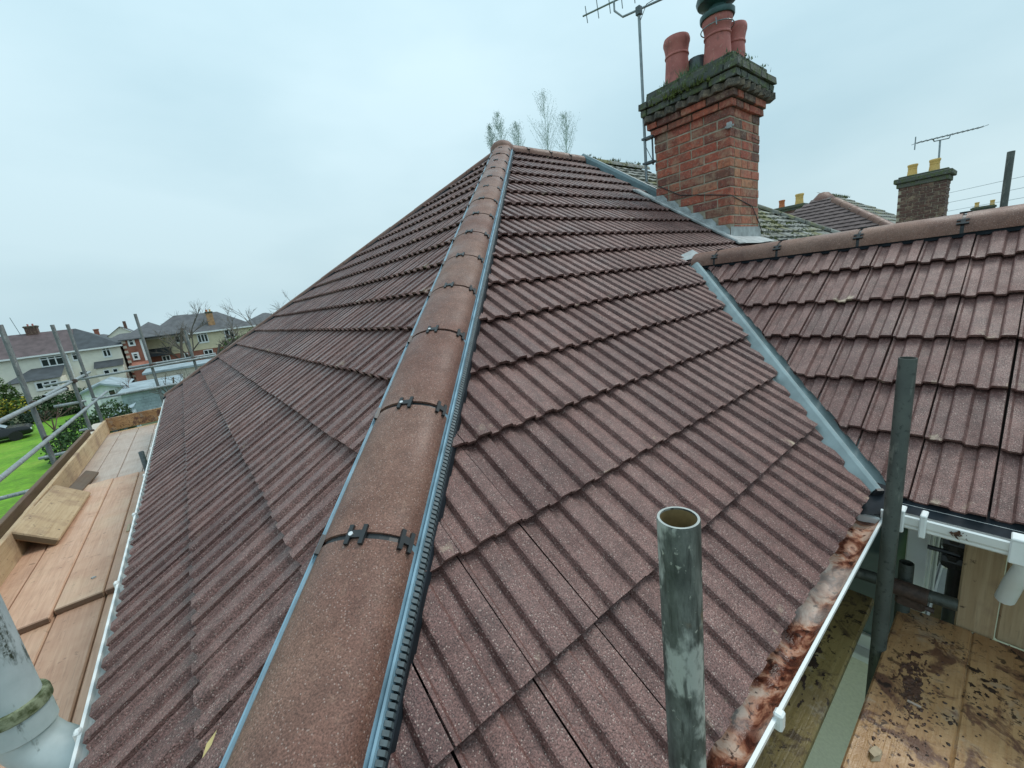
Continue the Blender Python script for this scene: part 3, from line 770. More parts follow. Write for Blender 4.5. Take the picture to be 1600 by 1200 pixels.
# wing gutter: square-line profile
g3 = MB().sweep([(-.055, .0), (-.049, .004), (-.045, 0), (-.045, -.048), (.045, -.05), (.045, 0), (.05, 0), (.05, -.056), (-.036, -.056), (-.05, -.03)], (2.345, -.05, -.012), (2.345, -2.6, -.012), X_, Z_).build('gutter', 'upvc', house)
for y in (-.095, -.165, -.385, -.8):
    w_ = .022 if y != -.165 else .009
    MB().box((2.280, y - w_, -.078), (2.296, y + w_, .008), .004).box((2.28, y - w_, .0), (2.33, y + w_, .012), .003).build('gutter_bracket', 'upvc', g3)
MB().box((2.285, -.05, -.09), (2.38, .02, -.045), .006).build('gutter_corner', 'upvc', g3)
mb = MB(); mb.tube([(2.335, -.400, -.05), (2.335, -.402, -.11), (2.42, -.388, -.22), (2.46, -.376, -.32)], .026, 12); mb.build('downpipe', 'upvc', house, True)
mb = MB(); mb.add([(2.44, .02, .012), (2.44, -2.6, .012), (2.355, -2.6, -.03), (2.355, .02, -.03)], [(0, 1, 2, 3)])
mb.add([(2.26, .06, .016), (2.46, .06, .03), (2.44, -.07, .02), (2.30, -.06, -.03), (2.25, .0, -.03)], [(0, 1, 2, 3, 4)]); mb.build('felt_strip', 'felt', house)
# fascia boards
MB().box((.066, .06, -.24), (2.7, .085, -.03)).build('fascia', 'upvc', house); MB().box((.066, .09, -.24), (.09, 8.3, -.03)).build('fascia', 'upvc', house)
# soil pipe
PX, PY = -.205, 1.36
mb = MB(); mb.tube([(PX, PY, -.03), (PX, PY, 1.3)], .058, 28); sp_ = mb.build('soil_pipe', 'pipe_grey', house, True)
sp_['label'] = 'thick pale grey soil pipe streaked with black lichen'
mb = MB(); mb.lathe([(.058, .030), (.070, .028), (.073, .020), (.073, -.002), (.069, -.006)], (PX, PY, -.02), 28); mb.build('pipe_collar', 'pipe_collar', sp_, True)
mb = MB(); mb.lathe([(.067, .0), (.067, -.065), (.062, -.07)], (PX, PY, -.026), 28); mb.build('pipe_socket', 'pipe_grey', sp_, True)
mb = MB(); mb.tube([(PX, PY, -.09), (PX, PY, -.13), (PX + .02, PY - .01, -.17), (PX + .07, PY - .04, -.215), (PX + .15, PY - .08, -.26), (PX + .3, PY - .16, -.33)], [.062, .062, .062, .061, .06, .06], 28); mb.build('pipe_bend', 'pipe_grey', sp_, True)

# wing windows seen below the gutter
def win(parent, plane, lo, hi, panes, fr=.05, mat='upvc', gl='glass_green', dep=.05):
    """plane 'x' (facing -x at value lo[0]) or 'y'"""
    pass
mb = MB()
mb.box((2.715, -.155, -1.02), (2.76, -.085, -.14), .004); mb.box((2.715, -.085, -1.02), (2.76, .18, -.94), .004); mb.box((2.715, -.085, -.24), (2.76, .18, -.14), .004)
mb.box((2.66, -.17, -1.06), (2.76, .2, -1.022), .004)
wf = mb.build('window', 'upvc', house); MB().box((2.735, -.084, -.94), (2.745, .18, -.24)).build('pane', 'glass_green', wf)
mb = MB()
mb.box((2.77, -.162, -.95), (3.60, -.142, -.88), .004).box((2.77, -.162, -.30), (3.60, -.142, -.22), .004).box((2.77, -.162, -.88), (2.83, -.142, -.30), .004).box((3.10, -.162, -.88), (3.14, -.142, -.30), .004).box((3.54, -.162, -.88), (3.60, -.142, -.30), .004)
mb.box((2.77, -.20, -.99), (3.6, -.145, -.955), .004)
wf = mb.build('window', 'upvc', house); MB().box((2.80, -.154, -.9), (3.57, -.149, -.25)).build('pane', 'glass_dark', wf)
MB().tube([(4.2, -.20, GZ), (4.2, -.20, -.2)], .034, 12).build('downpipe', 'clip_black', house, True)
# ------------------------------------------------------------------ scaffold boards and poles on the right
def board(name, label, p0, p1, width, thick, mat, up=(0, 0, 1), group=None, cat='board', ch=.006):
    """p0,p1: middle of the top face at the two ends"""
    p0 = Vector(p0); p1 = Vector(p1); y = (p1 - p0); L = y.length; y.normalize(); up = Vector(up); x = y.cross(up).normalized(); z = x.cross(y)
    mb = MB(); n = max(2, int(L / .35)); rr = random.Random(len(label) + int(p0.x * 1000))
    mb.box((-width / 2, -L / 2, -thick), (width / 2, L / 2, 0), ch)
    me = mesh(name, mb.v, mb.f, mat); c = (p0 + p1) / 2
    mw = Matrix(((x.x, y.x, z.x, c.x), (x.y, y.y, z.y, c.y), (x.z, y.z, z.z, c.z), (0, 0, 0, 1)))
    o = obj(name, me, None, mw); tag(o, label, cat, group); return o
GB = 'scaffold boards laid in the corner between the two roofs'
ZB = -.57
board('scaffold_board', 'dirty olive scaffold board lying directly under the mud-filled gutter', (.55, .085, ZB), (2.525, .09, ZB), .225, .038, 'wood_olive', group=GB)
board('scaffold_board', 'brown scaffold board with dark red mud smear and a stone chip on it', (.40, -.213, ZB), (2.555, -.207, ZB), .214, .038, 'wood_dirty', group=GB)
board('scaffold_board', 'brown scaffold board cut off by the right edge of the photo, beside the mud-smeared board', (.40, -.4312, ZB), (2.555, -.4252, ZB), .222, .038, 'wood_dirty', group=GB)
board('scaffold_board', 'pale board standing upright on its edge below the white gutter', (2.560, -.315, -.585), (2.560, -.315, -.10), .105, .036, 'wood_tan', up=(-1, 0, 0), group='upright boards at the platform end')
board('scaffold_board', 'upright board behind the short white downpipe at the right edge', (2.574, -.482, -.585), (2.574, -.482, -.10), .222, .036, 'wood_tan', up=(-1, 0, 0), group='upright boards at the platform end')
board('scaffold_board', 'mossy olive board seen deep in the gap between two poles', (2.62, -.235, -.95), (3.3, -.215, -.95), .16, .038, 'wood_olive')
# flecks of debris
def chip(name, label, c, r, mat, cat, flat=.4, seed=1):
    rr = random.Random(seed); vs = []; n = 6
    for zz, s_ in ((0, 1), (flat * r, .75)):
        for j in range(n):
            a = 6.283 * j / n + rr.uniform(-.25, .25); q = r * s_ * rr.uniform(.6, 1.15); vs.append(Vector(c) + Vector((math.cos(a) * q, math.sin(a) * q * .7, zz)))
    fs = [tuple(range(n, 2 * n)), tuple(reversed(range(n)))] + [(j, (j + 1) % n, n + (j + 1) % n, n + j) for j in range(n)]
    o = obj(name, mesh(name, vs, fs, mat)); return tag(o, label, cat)
chip('stone_chip', 'small tan stone chip lying on the mud-smeared scaffold board', (1.76, -.165, ZB + .001), .031, 'stone_chip', 'stone', .5, 3)
o = MB().box((2.03, -.232, ZB + .001), (2.037, -.198, ZB + .006)).build('splinter', 'wood_grey'); tag(o, 'thin white splinter beside the red mud smear on the board', 'splinter')
# mud lumps on boards
def mudlumps(name, label, cx, cy, sx, sy, n, mat, seed):
    rr = random.Random(seed); mb = MB()
    for i in range(n):
        x = rr.gauss(cx, sx); y = rr.gauss(cy, sy); r = rr.uniform(.0015, .0065) * (1.6 if rr.random() < .1 else 1)
        if y > -.11 or y < -.54: continue
        k_ = len(mb.v); mb.lathe([(r, 0), (r * .8, r * .3), (r * .3, r * .45)], (0, 0, 0), 6); ra = rr.uniform(0, 3); ex = rr.uniform(.4, 1)
        for q_ in range(k_, len(mb.v)):
            u_ = mb.v[q_] * 1; j_ = rr.uniform(.7, 1.2); mb.v[q_] = Vector((x + (u_.x * math.cos(ra) - u_.y * ex * math.sin(ra)) * j_, y + (u_.x * math.sin(ra) + u_.y * ex * math.cos(ra)) * j_, ZB + .0005 + u_.z))
    o = mb.build(name, mat, None, True); kind(o, 'stuff'); return o
plain('mud_red', (.080, .036, .022), .55, .6, 70, bump=.5)
plain('mud_dark', (.03, .015, .010), .5, .5, 30, bump=.3)
mudlumps('mud', '', 2.05, -.21, .16, .03, 150, 'mud_red', 1)
mudlumps('mud', '', 1.66, -.245, .05, .02, 60, 'mud_red', 4)
mudlumps('mud', '', 2.1, -.28, .3, .12, 120, 'mud_dark', 2)

def smear(name, o, u, v, nu, nv, thr, mat, seed, par=None, freq=9):
    o, u, v = Vector(o), Vector(u), Vector(v); nn = u.cross(v).normalized(); vs = []; fs = []; ix = {}
    def keep(i, j):
        a, b = i / nu * 2 - 1, j / nv * 2 - 1
        return noise.fractal(Vector((a * freq * .35, b * freq * .2, seed)), 1, 2, 4) + .75 - 1.25 * math.sqrt(a * a + b * b) > thr
    def vid(i, j):
        if (i, j) not in ix:
            q = o + u * (i / nu - .5) + v * (j / nv - .5); ix[(i, j)] = len(vs)
            vs.append(q + nn * (.0008 + .003 * max(0, noise.noise(q * 90)))) 
        return ix[(i, j)]
    for i in range(nu):
        for j in range(nv):
            if keep(i, j): fs.append((vid(i, j), vid(i + 1, j), vid(i + 1, j + 1), vid(i, j + 1)))
    return kind(obj(name, mesh(name, vs, fs, mat, smooth=True), par), 'stuff')
smear('mud', (2.13, -.195, ZB), (.52, .05, 0), (-.01, .13, 0), 200, 70, .36, 'mud_red', 2.3, None, 26)
smear('mud', (1.68, -.25, ZB), (.16, 0, 0), (0, .10, 0), 50, 36, .1, 'mud_red', 5.1)
smear('mud', (2.28, -.36, ZB), (.35, .05, 0), (0, .2, 0), 120, 70, .60, 'mud_dark', 7.7, None, 24)
smear('mud', (2.0, .08, ZB), (.8, .05, 0), (0, .2, 0), 220, 60, .60, 'mud_dark', 9.7, None, 30)
smear('mud', (2.289, -.245, -.030), (0, -.075, 0), (0, 0, .04), 40, 24, .15, 'mud_red', 3.3)
# coupler helper
def coupler(mb, c, d1, d2):
    c = Vector(c); d1 = Vector(d1).normalized(); d2 = Vector(d2).normalized()
    for d in (d1, d2):
        mb.tube([c - d * .03, c + d * .03], .036, 10)
    n = d1.cross(d2); n = n.normalized() if n.length > .1 else Z_
    mb.tube([c + n * .02 + d1 * .035 - d2 * .02, c + n * .02 + d1 * .035 + d2 * .075], .009, 6)
    return mb
tR = .02415
o = MB().hollow((.840, -.078, -2.6), (.797, -.092, .682), tR, tR - .0035, 32, .5).build('scaffold_pole', 'steel_green', None, True)
tag(o, 'short weathered green-grey scaffold pole with open hollow end, nearest the camera', 'scaffold pole')
plain('tube_inside', (.20, .135, .055), .8, .5, 30)
ax_ = (Vector((.797, -.092, .682)) - Vector((.840, -.078, -2.6))).normalized(); tp_ = Vector((.797, -.092, .682))
MB().tube([tp_ - ax_ * .3, tp_ - ax_ * .0016], tR - .0037, 32, cap=False).build('inner_wall', 'tube_inside', o, True)
MB().tube([tp_ - ax_ * .302, tp_ - ax_ * .30], tR - .004, 16).build('inner_wall', 'deck', o)
mb = MB(); n_ = 32; xx = ax_.cross(Y_).normalized(); yy_ = ax_.cross(xx)
for q_ in (tR - .0008, tR - .0036):
    for j_ in range(n_): mb.v.append(tp_ + ax_ * .0006 + (xx * math.cos(6.28318 * j_ / n_) + yy_ * math.sin(6.28318 * j_ / n_)) * q_)
mb.f = [[j_, (j_ + 1) % n_, n_ + (j_ + 1) % n_, n_ + j_] for j_ in range(n_)]; plain('rim_steel', (.42, .44, .42), .45, .2, 60, metal=.3); mb.build('rim', 'rim_steel', o)
p2 = thing('scaffold_pole', 'tall dark scaffold pole rising in the roof corner in front of the wing roof', 'scaffold pole', (2.236, -.091, GZ))
MB().hollow((2.232, -.070, GZ), (2.238, -.091, .589), tR, tR - .0035, 24, .4).build('tube', 'steel_dark', p2, True)
led = thing('scaffold_tube', 'short horizontal scaffold tube with brown rusty coupler behind the dark pole', 'scaffold tube', (2.45, 0, -.42))
MB().hollow((2.44, .30, -.425), (2.475, -.268, -.425), tR, tR - .004, 20, .3).build('tube', 'steel_dark', led, True)
mb = MB(); c0 = Vector((2.455, -.135, -.425)); mb.tube([c0 - Y_ * .055, c0 + Y_ * .05], .033, 14); mb.box(c0 + Vector((-.02, -.05, -.07)), c0 + Vector((.045, .04, -.01)), .01); mb.tube([c0 + Vector((.0, -.075, -.05)), c0 + Vector((.0, .04, -.05))], .010, 6)
mb.build('coupler', 'rusty', led, True)
st = thing('scaffold_pole', 'stubby upright scaffold tube end standing behind the rusty coupler', 'scaffold pole', (2.52, -.11, -1.2))
MB().hollow((2.52, -.118, -1.6), (2.522, -.112, -.34), tR, tR - .004, 20, .2).build('tube', 'steel_dark', st, True)
s3 = thing('scaffold_pole', 'near-black upright scaffold pole beside the upright pale board', 'scaffold pole', (2.66, -.252, GZ))
MB().tube([(2.66, -.245, GZ), (2.66, -.247, -.06)], tR * 1.1, 16).build('tube', 'clip_black', s3, True)
mb = MB(); coupler(mb, (2.66, -.232, -.34), Z_, Y_); coupler(mb, (2.66, -.232, -.26), Z_, Y_); mb.build('coupler', 'clip_black', s3)
o = MB().hollow((1.20, -.9, -.64), (1.20, .28, -.64), tR, tR - .004, 18, .2).build('scaffold_tube', 'steel_green', None, True); tag(o, 'horizontal transom tube crossing under the boards beside the house wall', 'scaffold tube')
o = MB().hollow((6.35, -.10, -3.9), (6.33, -.10, 1.62), tR, tR - .004, 16, .3).build('scaffold_pole', 'steel_dark', None, True); tag(o, 'lone dark scaffold pole poking up behind the wing ridge', 'scaffold pole')
# the cowl rope / stay at the top edge is the aerial cable above

# ------------------------------------------------------------------ left scaffold platform
GLb = 'boards of the long platform beside the eave'
zt = ZB; zl = ZB - .041
def lb(label, xa, xb, y0, y1, z, mat, name='scaffold_board', dx=0):
    xm = (xa + xb) / 2; return board(name, label, (xm, y0, z), (xm + dx, y1, z), abs(xb - xa), .038, mat, group=GLb)
lb('near platform board next to the gutter, below the step', -.351, -.135, -.6, 3.26, zl, 'wood_pale')
lb('near platform board below the step, second from the gutter', -.577, -.359, -.6, 3.26, zl, 'wood_pale')
lb('near platform board below the step beside the grey pipe', -.803, -.583, -.6, 3.26, zl, 'wood_pale')
lb('near platform board below the step along the toe boards', -1.03, -.809, -.6, 3.26, zl, 'wood_pale')
lb('middle platform board next to the gutter with splinters on it', -.351, -.130, 3.165, 5.98, zt, 'wood_pale')
lb('middle platform board second from the gutter, raised end forming the step', -.577, -.357, 3.165, 6.02, zt, 'wood_pale')
lb('middle platform board with pinkish scuffs, right of the loose board', -.812, -.583, 3.10, 6.05, zt, 'wood_pale')
lb('middle platform board mostly hidden beneath the loose board', -1.04, -.820, 3.16, 6.0, zt, 'wood_pale')
lb('far platform board next to the gutter, grey and damp', -.345, -.12, 6.0, 9.35, zl, 'wood_grey')
lb('far platform board behind the short dark pole', -.577, -.351, 6.0, 9.4, zl, 'wood_grey')
lb('far platform board third from the gutter, pale grey', -.806, -.583, 6.0, 9.4, zl, 'wood_grey')
lb('far platform board along the far toe board', -1.03, -.812, 6.0, 9.4, zl, 'wood_grey')
board('scaffold_board', 'cross board at the foot of the far end toe board', (-.98, 9.44, zl + .003), (-.05, 9.44, zl + .003), .10, .03, 'wood_tan', group=GLb)
GT = 'toe boards edging the long platform'
board('toe_board', 'weathered toe board on edge at the near left of the platform', (-.94, .8, -.47), (-.94, 4.95, -.47), .225, .038, 'wood_tan', up=(1, 0, 0), group=GT)
board('toe_board', 'long toe board on edge along the garden side of the platform', (-.965, 4.9, -.49), (-.965, 9.55, -.49), .225, .038, 'wood_tan', up=(1, 0, 0), group=GT)
board('toe_board', 'brown toe board closing the far end of the platform', (-.98, 9.57, -.475), (-.02, 9.57, -.475), .23, .038, 'wood_dirty', up=(0, -1, 0), group=GT)
board('toe_board', 'narrow outer plank on edge outside the toe boards above the lawn', (-1.14, 3.6, -.50), (-1.14, 9.2, -.50), .15, .045, 'wood_dark', up=(1, 0, 0), group=GT)
lo = board('loose_board', 'loose short tan board leaning against the toe board', (-.835, 4.33, -.44), (-.81, 5.58, -.455), .285, .055, 'wood_tan', up=(.62, 0, .78), group=None, ch=.01)
board('offcut', 'dark board offcut lying behind the loose tan board', (-.86, 5.75, -.53), (-.80, 6.5, -.53), .12, .035, 'wood_dark', up=(.5, 0, .87))
o = MB().hollow((-.262, 5.80, -.9), (-.262, 5.80, -.300), tR * 1.05, tR - .004, 18, .1).build('scaffold_pole', 'clip_grey', None, True); tag(o, 'short dark pole stub standing up through the platform beside the gutter', 'scaffold pole')
o = MB().box((-.32, 4.10, zt + .001), (-.30, 4.26, zt + .008), 0, Matrix.Translation((0, 0, 0))).build('splinter', 'stone_chip'); tag(o, 'pale splinter of wood lying across the middle platform board', 'splinter')
chip('stone_chip', 'small grey chip lying on the middle platform board', (-.43, 3.42, zt + .001), .018, 'lead', 'stone', .5, 9)
# leaf on tiles
def leaf(x, y, label, s_=.02, rot=.3):
    z0 = x * TT + .018; mb = MB(); d = Vector((math.cos(rot) * CT, math.sin(rot), math.cos(rot) * ST)); s2 = d.cross(NL).normalized()
    c = Vector((x, y, z0)); mb.add([c - d * s_, c + s2 * s_ * .35, c + d * s_, c - s2 * s_ * .35 + NL * .002], [(0, 1, 2, 3)])
    tag(mb.build('dry_leaf', 'leaf_dry'), label, 'leaf')
leaf(.262, .572, 'pale dry leaf lying on the tiles left of the hip', .022, .6)

# guard rail frame
sf = thing('scaffold', 'grey tube scaffold guard rails and uprights between the platform and the lawn', 'scaffold', (-1.268, 9, GZ))
def std(x, y, top, r=tR): MB().hollow((x, y, GZ), (x, y, top), r * 1.12, r - .002, 14, .2).build('standard', 'steel_mid', sf, True)
std(-1.268, 7.44, 1.30); std(-1.272, 10.10, 1.335); std(-1.27, 11.33, 1.36); std(-.254, 11.3, 1.43); std(.475, 11.3, .976)
def rail(a, b, mat='steel_grey'): MB().hollow(a, b, tR, tR - .004, 12, .2).build('guard_rail', mat, sf, True)
rail((-1.215, 2.0, .302), (-1.215, 9.1, .300)); rail((-1.215, 2.0, -.170), (-1.215, 12.6, -.160)); rail((-1.29, 8.2, .305), (-1.29, 12.0, .36))
rail((-1.85, 11.25, .275), (.9, 11.25, .335)); rail((-.62, 11.35, .355), (.9, 11.35, .37)); rail((-1.3, 11.25, -.15), (.3, 11.25, -.14))
def trans(a, b): MB().hollow(a, b, tR, tR - .004, 10, .1).build('transom', 'steel_grey', sf, True)
trans((-1.72, 8.9, -.66), (-.1, 8.9, -.66)); trans((-1.6, 10.1, -.04), (-1.2, 10.1, -.04)); trans((-1.7, 6.9, -.66), (-.1, 6.9, -.66)); trans((-1.4, 4.2, -.66), (-.1, 4.2, -.66)); trans((-1.4, 1.5, -.67), (-.1, 1.5, -.67)); trans((-1.55, 10.9, -.66), (.2, 10.9, -.66))
MB().box((-1.36, 8.0, -.64), (-1.16, 11.0, -.60), .004).build('ledge_plank', 'pale_stone', sf)
for c, d1, d2 in (((-1.245, 7.44, .302), Z_, Y_), ((-1.245, 7.44, -.170), Z_, Y_), ((-1.25, 10.1, .34), Z_, Y_), ((-1.245, 10.1, -.165), Z_, Y_), ((-1.25, 11.33, -.155), Z_, Y_), ((-.254, 11.27, .33), Z_, X_), ((.475, 11.27, .335), Z_, X_), ((-1.262, 7.44, -.60), Z_, Y_), ((-1.262, 10.1, -.60), Z_, Y_), ((-1.22, 9.1, .30), Y_, Y_)):
    mb = MB(); coupler(mb, c, d1, d2); mb.build('coupler', 'rusty', sf)

# ------------------------------------------------------------------ neighbour roof (joined on at the party line)
nb = thing('neighbouring_house', 'attached neighbouring house with old mossy grey tiled roof behind the chimney', 'house', (8, 4, GZ))
MB().box((5.72, .3, GZ), (11.0, 8.0, -.16)).build('wall', 'render_cream', nb)
X2 = 2 * B
mb = MB(); q = lambda x, y: (x, y, min(y, 2 * A - y, X2 - x) * TT - .035)
mb.add([q(5.73, 0), q(X2, 0), q(X2 - A, A), q(5.73, A)], [(0, 1, 2, 3)]); mb.add([q(X2, 0), q(X2, 2 * A), q(X2 - A, A)], [(0, 1, 2)]); mb.add([q(5.73, A), q(X2 - A, A), q(X2, 2 * A), q(5.73, 2 * A)], [(0, 1, 2, 3)])
nr = mb.build('roof', 'tile_mossy', nb)
def oldtiles(x0, x1, y0, y1, xf, parent, name, gv=.17, gw=.19, inside=None, mat='tile_mossy', flip=False):
    vs = []; fs = []; k = 0; v = y0 / CT
    while v * CT < y1:
        i = 0; u = x0 + (gw / 2 if k % 2 else 0)
        while u < x1:
            y = v * CT
            if inside(u + gw / 2, y + .05):
                zz = random.uniform(0, .012); b_ = len(vs)
                for du, dv, dz in ((.004, 0, .022), (gw * .5, 0, .034), (gw - .004, 0, .022), (.004, gv * 1.25, -.008), (gw * .5, gv * 1.25, .004), (gw - .004, gv * 1.25, -.008), (.004, 0, -.005), (gw * .5, 0, -.005), (gw - .004, 0, -.005)):
                    vs.append(xf(u + du, v + dv, dz + zz - .02))
                fs += [(b_, b_ + 1, b_ + 4, b_ + 3), (b_ + 1, b_ + 2, b_ + 5, b_ + 4), (b_ + 6, b_ + 7, b_ + 1, b_), (b_ + 7, b_ + 8, b_ + 2, b_ + 1)]
            u += gw
        v += gv; k += 1
    return kind(obj(name, mesh(name, vs, fs, mat), parent), 'stuff')
oldtiles(5.75, X2, 0, A - .05, lambda u, v, d: Vector((u, v * CT, v * ST)) + NR * d, nr, 'old_tile_courses', inside=lambda x, y: x < X2 - y - .03 and not (CX0 - .1 < x < CX1 + .02 and CY0 - .1 < y < CY1))
d3 = Vector((-1, 1, TT)).normalized(); n3 = Vector((0, 0, 1)) - d3 * d3.z; n3.normalize(); e3 = d3.cross(n3)
po, pi_ = arc(8, .11, -.03, .05)
for i in range(13): MB().sweep(po + pi_, Vector((X2, 0, 0)) + d3 * (i * .44 + .02), Vector((X2, 0, 0)) + d3 * (i * .44 + .445), e3, n3).build('hip_tile', 'tile_mossy', nr, True)
for i in range(4): MB().sweep(po + pi_, Vector((5.76 + i * .4, A, HH - .01)), Vector((5.76 + i * .4 + .395, A, HH - .01)), Y_, Z_).build('ridge_tile', 'tile_mossy', nr, True)
tufts('moss_tufts', [(random.uniform(5.75, 7.1), A + random.uniform(-.09, .02), HH + random.uniform(-.06, .03)) for _ in range(120)], 'moss', nr, 14, .05, .05)
def on(u, y): return Vector((u, y, y * TT))
tufts('moss_tufts', [on(random.uniform(6.3, 9), random.uniform(1.0, 2.4)) for _ in range(160)], 'moss', nr, 12, .04, .07)

# ------------------------------------------------------------------ house to the right beyond, same row
hr = thing('house', 'next house in the row, hipped roof with brown tiles and a mossy slope', 'house', (18, 4, GZ))
HX, HA = 13.2, 4.15; HR = 2.2
MB().box((HX + .3, .3, GZ), (HX + 10, 8, -.1)).build('wall', 'render_cream', hr)
mb = MB(); hz = HA * TT
ap = (HX + HA, HA, hz); ap2 = (HX + HA + HR, HA, hz); ap3 = (HX + HA * 2 + HR, 0, 0); ap4 = (HX + HA * 2 + HR, 2 * HA, 0)
mb.add([(HX, 0, 0), ap, (HX, 2 * HA, 0)], [(0, 1, 2)]); rb = mb.build('roof_slope', 'tile_brown', hr)
mb = MB(); mb.add([(HX, 0, 0), ap3, ap2, ap], [(0, 1, 2, 3)]); mb.add([ap3, ap4, ap2], [(0, 1, 2)]); mb.add([(HX, 2 * HA, 0), ap, ap2, ap4], [(0, 1, 2, 3)]); rm = mb.build('roof', 'tile_mossy', hr)
MB().lathe([(.38, -.26), (.30, -.12), (.14, .05), (.02, .08)], ap, 12).build('ridge_cap', 'ridge_brown', hr, True)
vs = []; fs = []
for k in range(26):                                                 # brown courses as stepped strips with ribs
    v0 = k * .19; y0, y1 = v0 * CT + .08, 2 * HA - v0 * CT - .08
    nseg = int((y1 - y0) / .12)
    for i in range(max(1, nseg)):
        ya, yb = y0 + (y1 - y0) * i / nseg, y0 + (y1 - y0) * (i + 1) / nseg
        if nseg < 1: break
        b_ = len(vs); h = .005 if i % 2 else 0
        for vv, hh in ((v0, .04 + h), (v0 + .20, .012 + h), (v0, .005)):
            for yq in (ya, yb): vs.append(Vector((HX + vv * CT, yq, vv * ST)) + NL * hh)
        fs += [(b_, b_ + 1, b_ + 3, b_ + 2), (b_ + 4, b_ + 5, b_ + 1, b_)]
plain('tile_far', (.12, .09, .088), .75, .2, 3, spec=.25)
kind(obj('roof_tile_courses', mesh('roof_tile_courses', vs, fs, 'tile_far'), rb), 'stuff')
Pn = Vector((HX, 0, 0)); po, pi_ = arc(8, .13, -.03, .08)
for i in range(13): MB().sweep(po + pi_, Pn + dh * (i * .45), Pn + dh * (i * .45 + .435), eh, nh).build('hip_tile', 'ridge_brown', hr, True)
Pf = Vector((HX, 2 * HA, 0))
for i in range(13): MB().sweep(po + pi_, Pf + d2 * (i * .45), Pf + d2 * (i * .45 + .435), e2, n2).build('hip_tile', 'ridge_brown', hr, True)
oldtiles(HX, HX + 2 * HA + HR, .6, HA - .04, lambda u, v, d: Vector((u, v * CT, v * ST)) + NR * d * 1.5, rm, 'old_tile_courses', .28, .30, inside=lambda x, y: HX + y + .15 < x < HX + 2 * HA + HR - y)
tufts('moss_tufts', [Vector((HX + HA + t, HA, hz)) for t in [random.uniform(.5, 2.8) for _ in range(60)]], 'moss', rm, 14, .10, .1)
# its chimney
def stack(parent, c, sx, sy, z0, z1, mat='brick_dark', pots=(), capmat='brick_mossy', bricks=True):
    x, y = c; core_ = MB().box((x - sx / 2, y - sy / 2, z0), (x + sx / 2, y + sy / 2, z1 - .25)).build('chimney', mat, parent)
    mb = MB(); mb.box((x - sx / 2 - .04, y - sy / 2 - .04, z1 - .25), (x + sx / 2 + .04, y + sy / 2 + .04, z1 - .15), .01).box((x - sx / 2 - .09, y - sy / 2 - .09, z1 - .147), (x + sx / 2 + .09, y + sy / 2 + .09, z1 - .04), .015).box((x - sx / 2 - .02, y - sy / 2 - .02, z1 - .037), (x + sx / 2 + .02, y + sy / 2 + .02, z1), .01)
    mb.build('chimney_cap', capmat, core_)
    for px, py, m, s_ in pots: pot(px, py, z1 - .02, s_, m, core_, .8)
    return core_
brickmat('brick_brown', [(.13, .058, .045), (.10, .05, .042), (.16, .07, .052), (.08, .045, .04)], .4)
def at(px, py, dist):
    d = CF + CR * ((px - 800) / 637.46) - CU * ((py - 600) / 637.46); return CP + d * dist
cc = at(1440, 300, 9.6); ztop = at(1440, 274, 9.6).z
k_ = stack(hr, (cc.x + .25, cc.y), .62, .80, cc.z - 1.6, ztop + .04, 'mortar', [(cc.x + .05, cc.y + .20, 'terra_yellow', .62), (cc.x + .12, cc.y - .16, 'terra_yellow', .66)])
zc = cc.z - .7; r_ = 0
while zc < ztop - .24:
    for fc in range(2):
        L = .215; n_ = 4 if fc else 3
        for i in range(n_):
            if fc: w0 = -.40 + (i if r_ % 2 else i - .5) * .215; w1 = w0 + .205; w0 = max(w0, -.40); w1 = min(w1, .40); nb_[0] += 0; m_ = brick_mesh(.02, w1 - w0, .066, 'brick_brown', i % 4); p_ = (cc.x + .25 - .31, cc.y + (w0 + w1) / 2, zc)
            else: w0 = -.31 + (i if r_ % 2 else i - .5) * .215; w1 = w0 + .205; w0 = max(w0, -.31); w1 = min(w1, .31); m_ = brick_mesh(w1 - w0, .02, .066, 'brick_brown', i % 4); p_ = (cc.x + .25 + (w0 + w1) / 2, cc.y - .40, zc)
            if w1 - w0 > .03: obj('brick', m_, k_, Matrix.Translation(p_))
    zc += .076; r_ += 1
a2 = thing('television_aerial', 'thin long aerial on a pole above the two yellow chimney pots', 'aerial', (cc.x + .15, cc.y - .25, cc.z))
m0 = at(1466, 275, 9.7); m1 = at(1469, 219, 9.7); MB().tube([m0 - Z_ * .5, m1], .018, 6).build('mast', 'alu', a2)
ba, bb = at(1430, 224, 9.6), at(1536, 198, 9.8); MB().tube([ba, bb], .012, 5).build('boom', 'alu', a2)
for i in range(14):
    c = ba.lerp(bb, .02 + i * .075); MB().tube([c - Vector((.10, .10, 0)), c + Vector((.10, .10, 0))], .006, 4).build('element', 'alu', a2)
MB().tube([ba.lerp(bb, .26), ba.lerp(bb, .28) - Z_ * .06, ba.lerp(bb, .5) - Z_ * .07, ba.lerp(bb, .52)], .012, 5).build('cradle', 'alu', a2)
MB().tube([ba - Z_ * .14, ba + Z_ * .14], .012, 5).build('reflector', 'alu', a2)
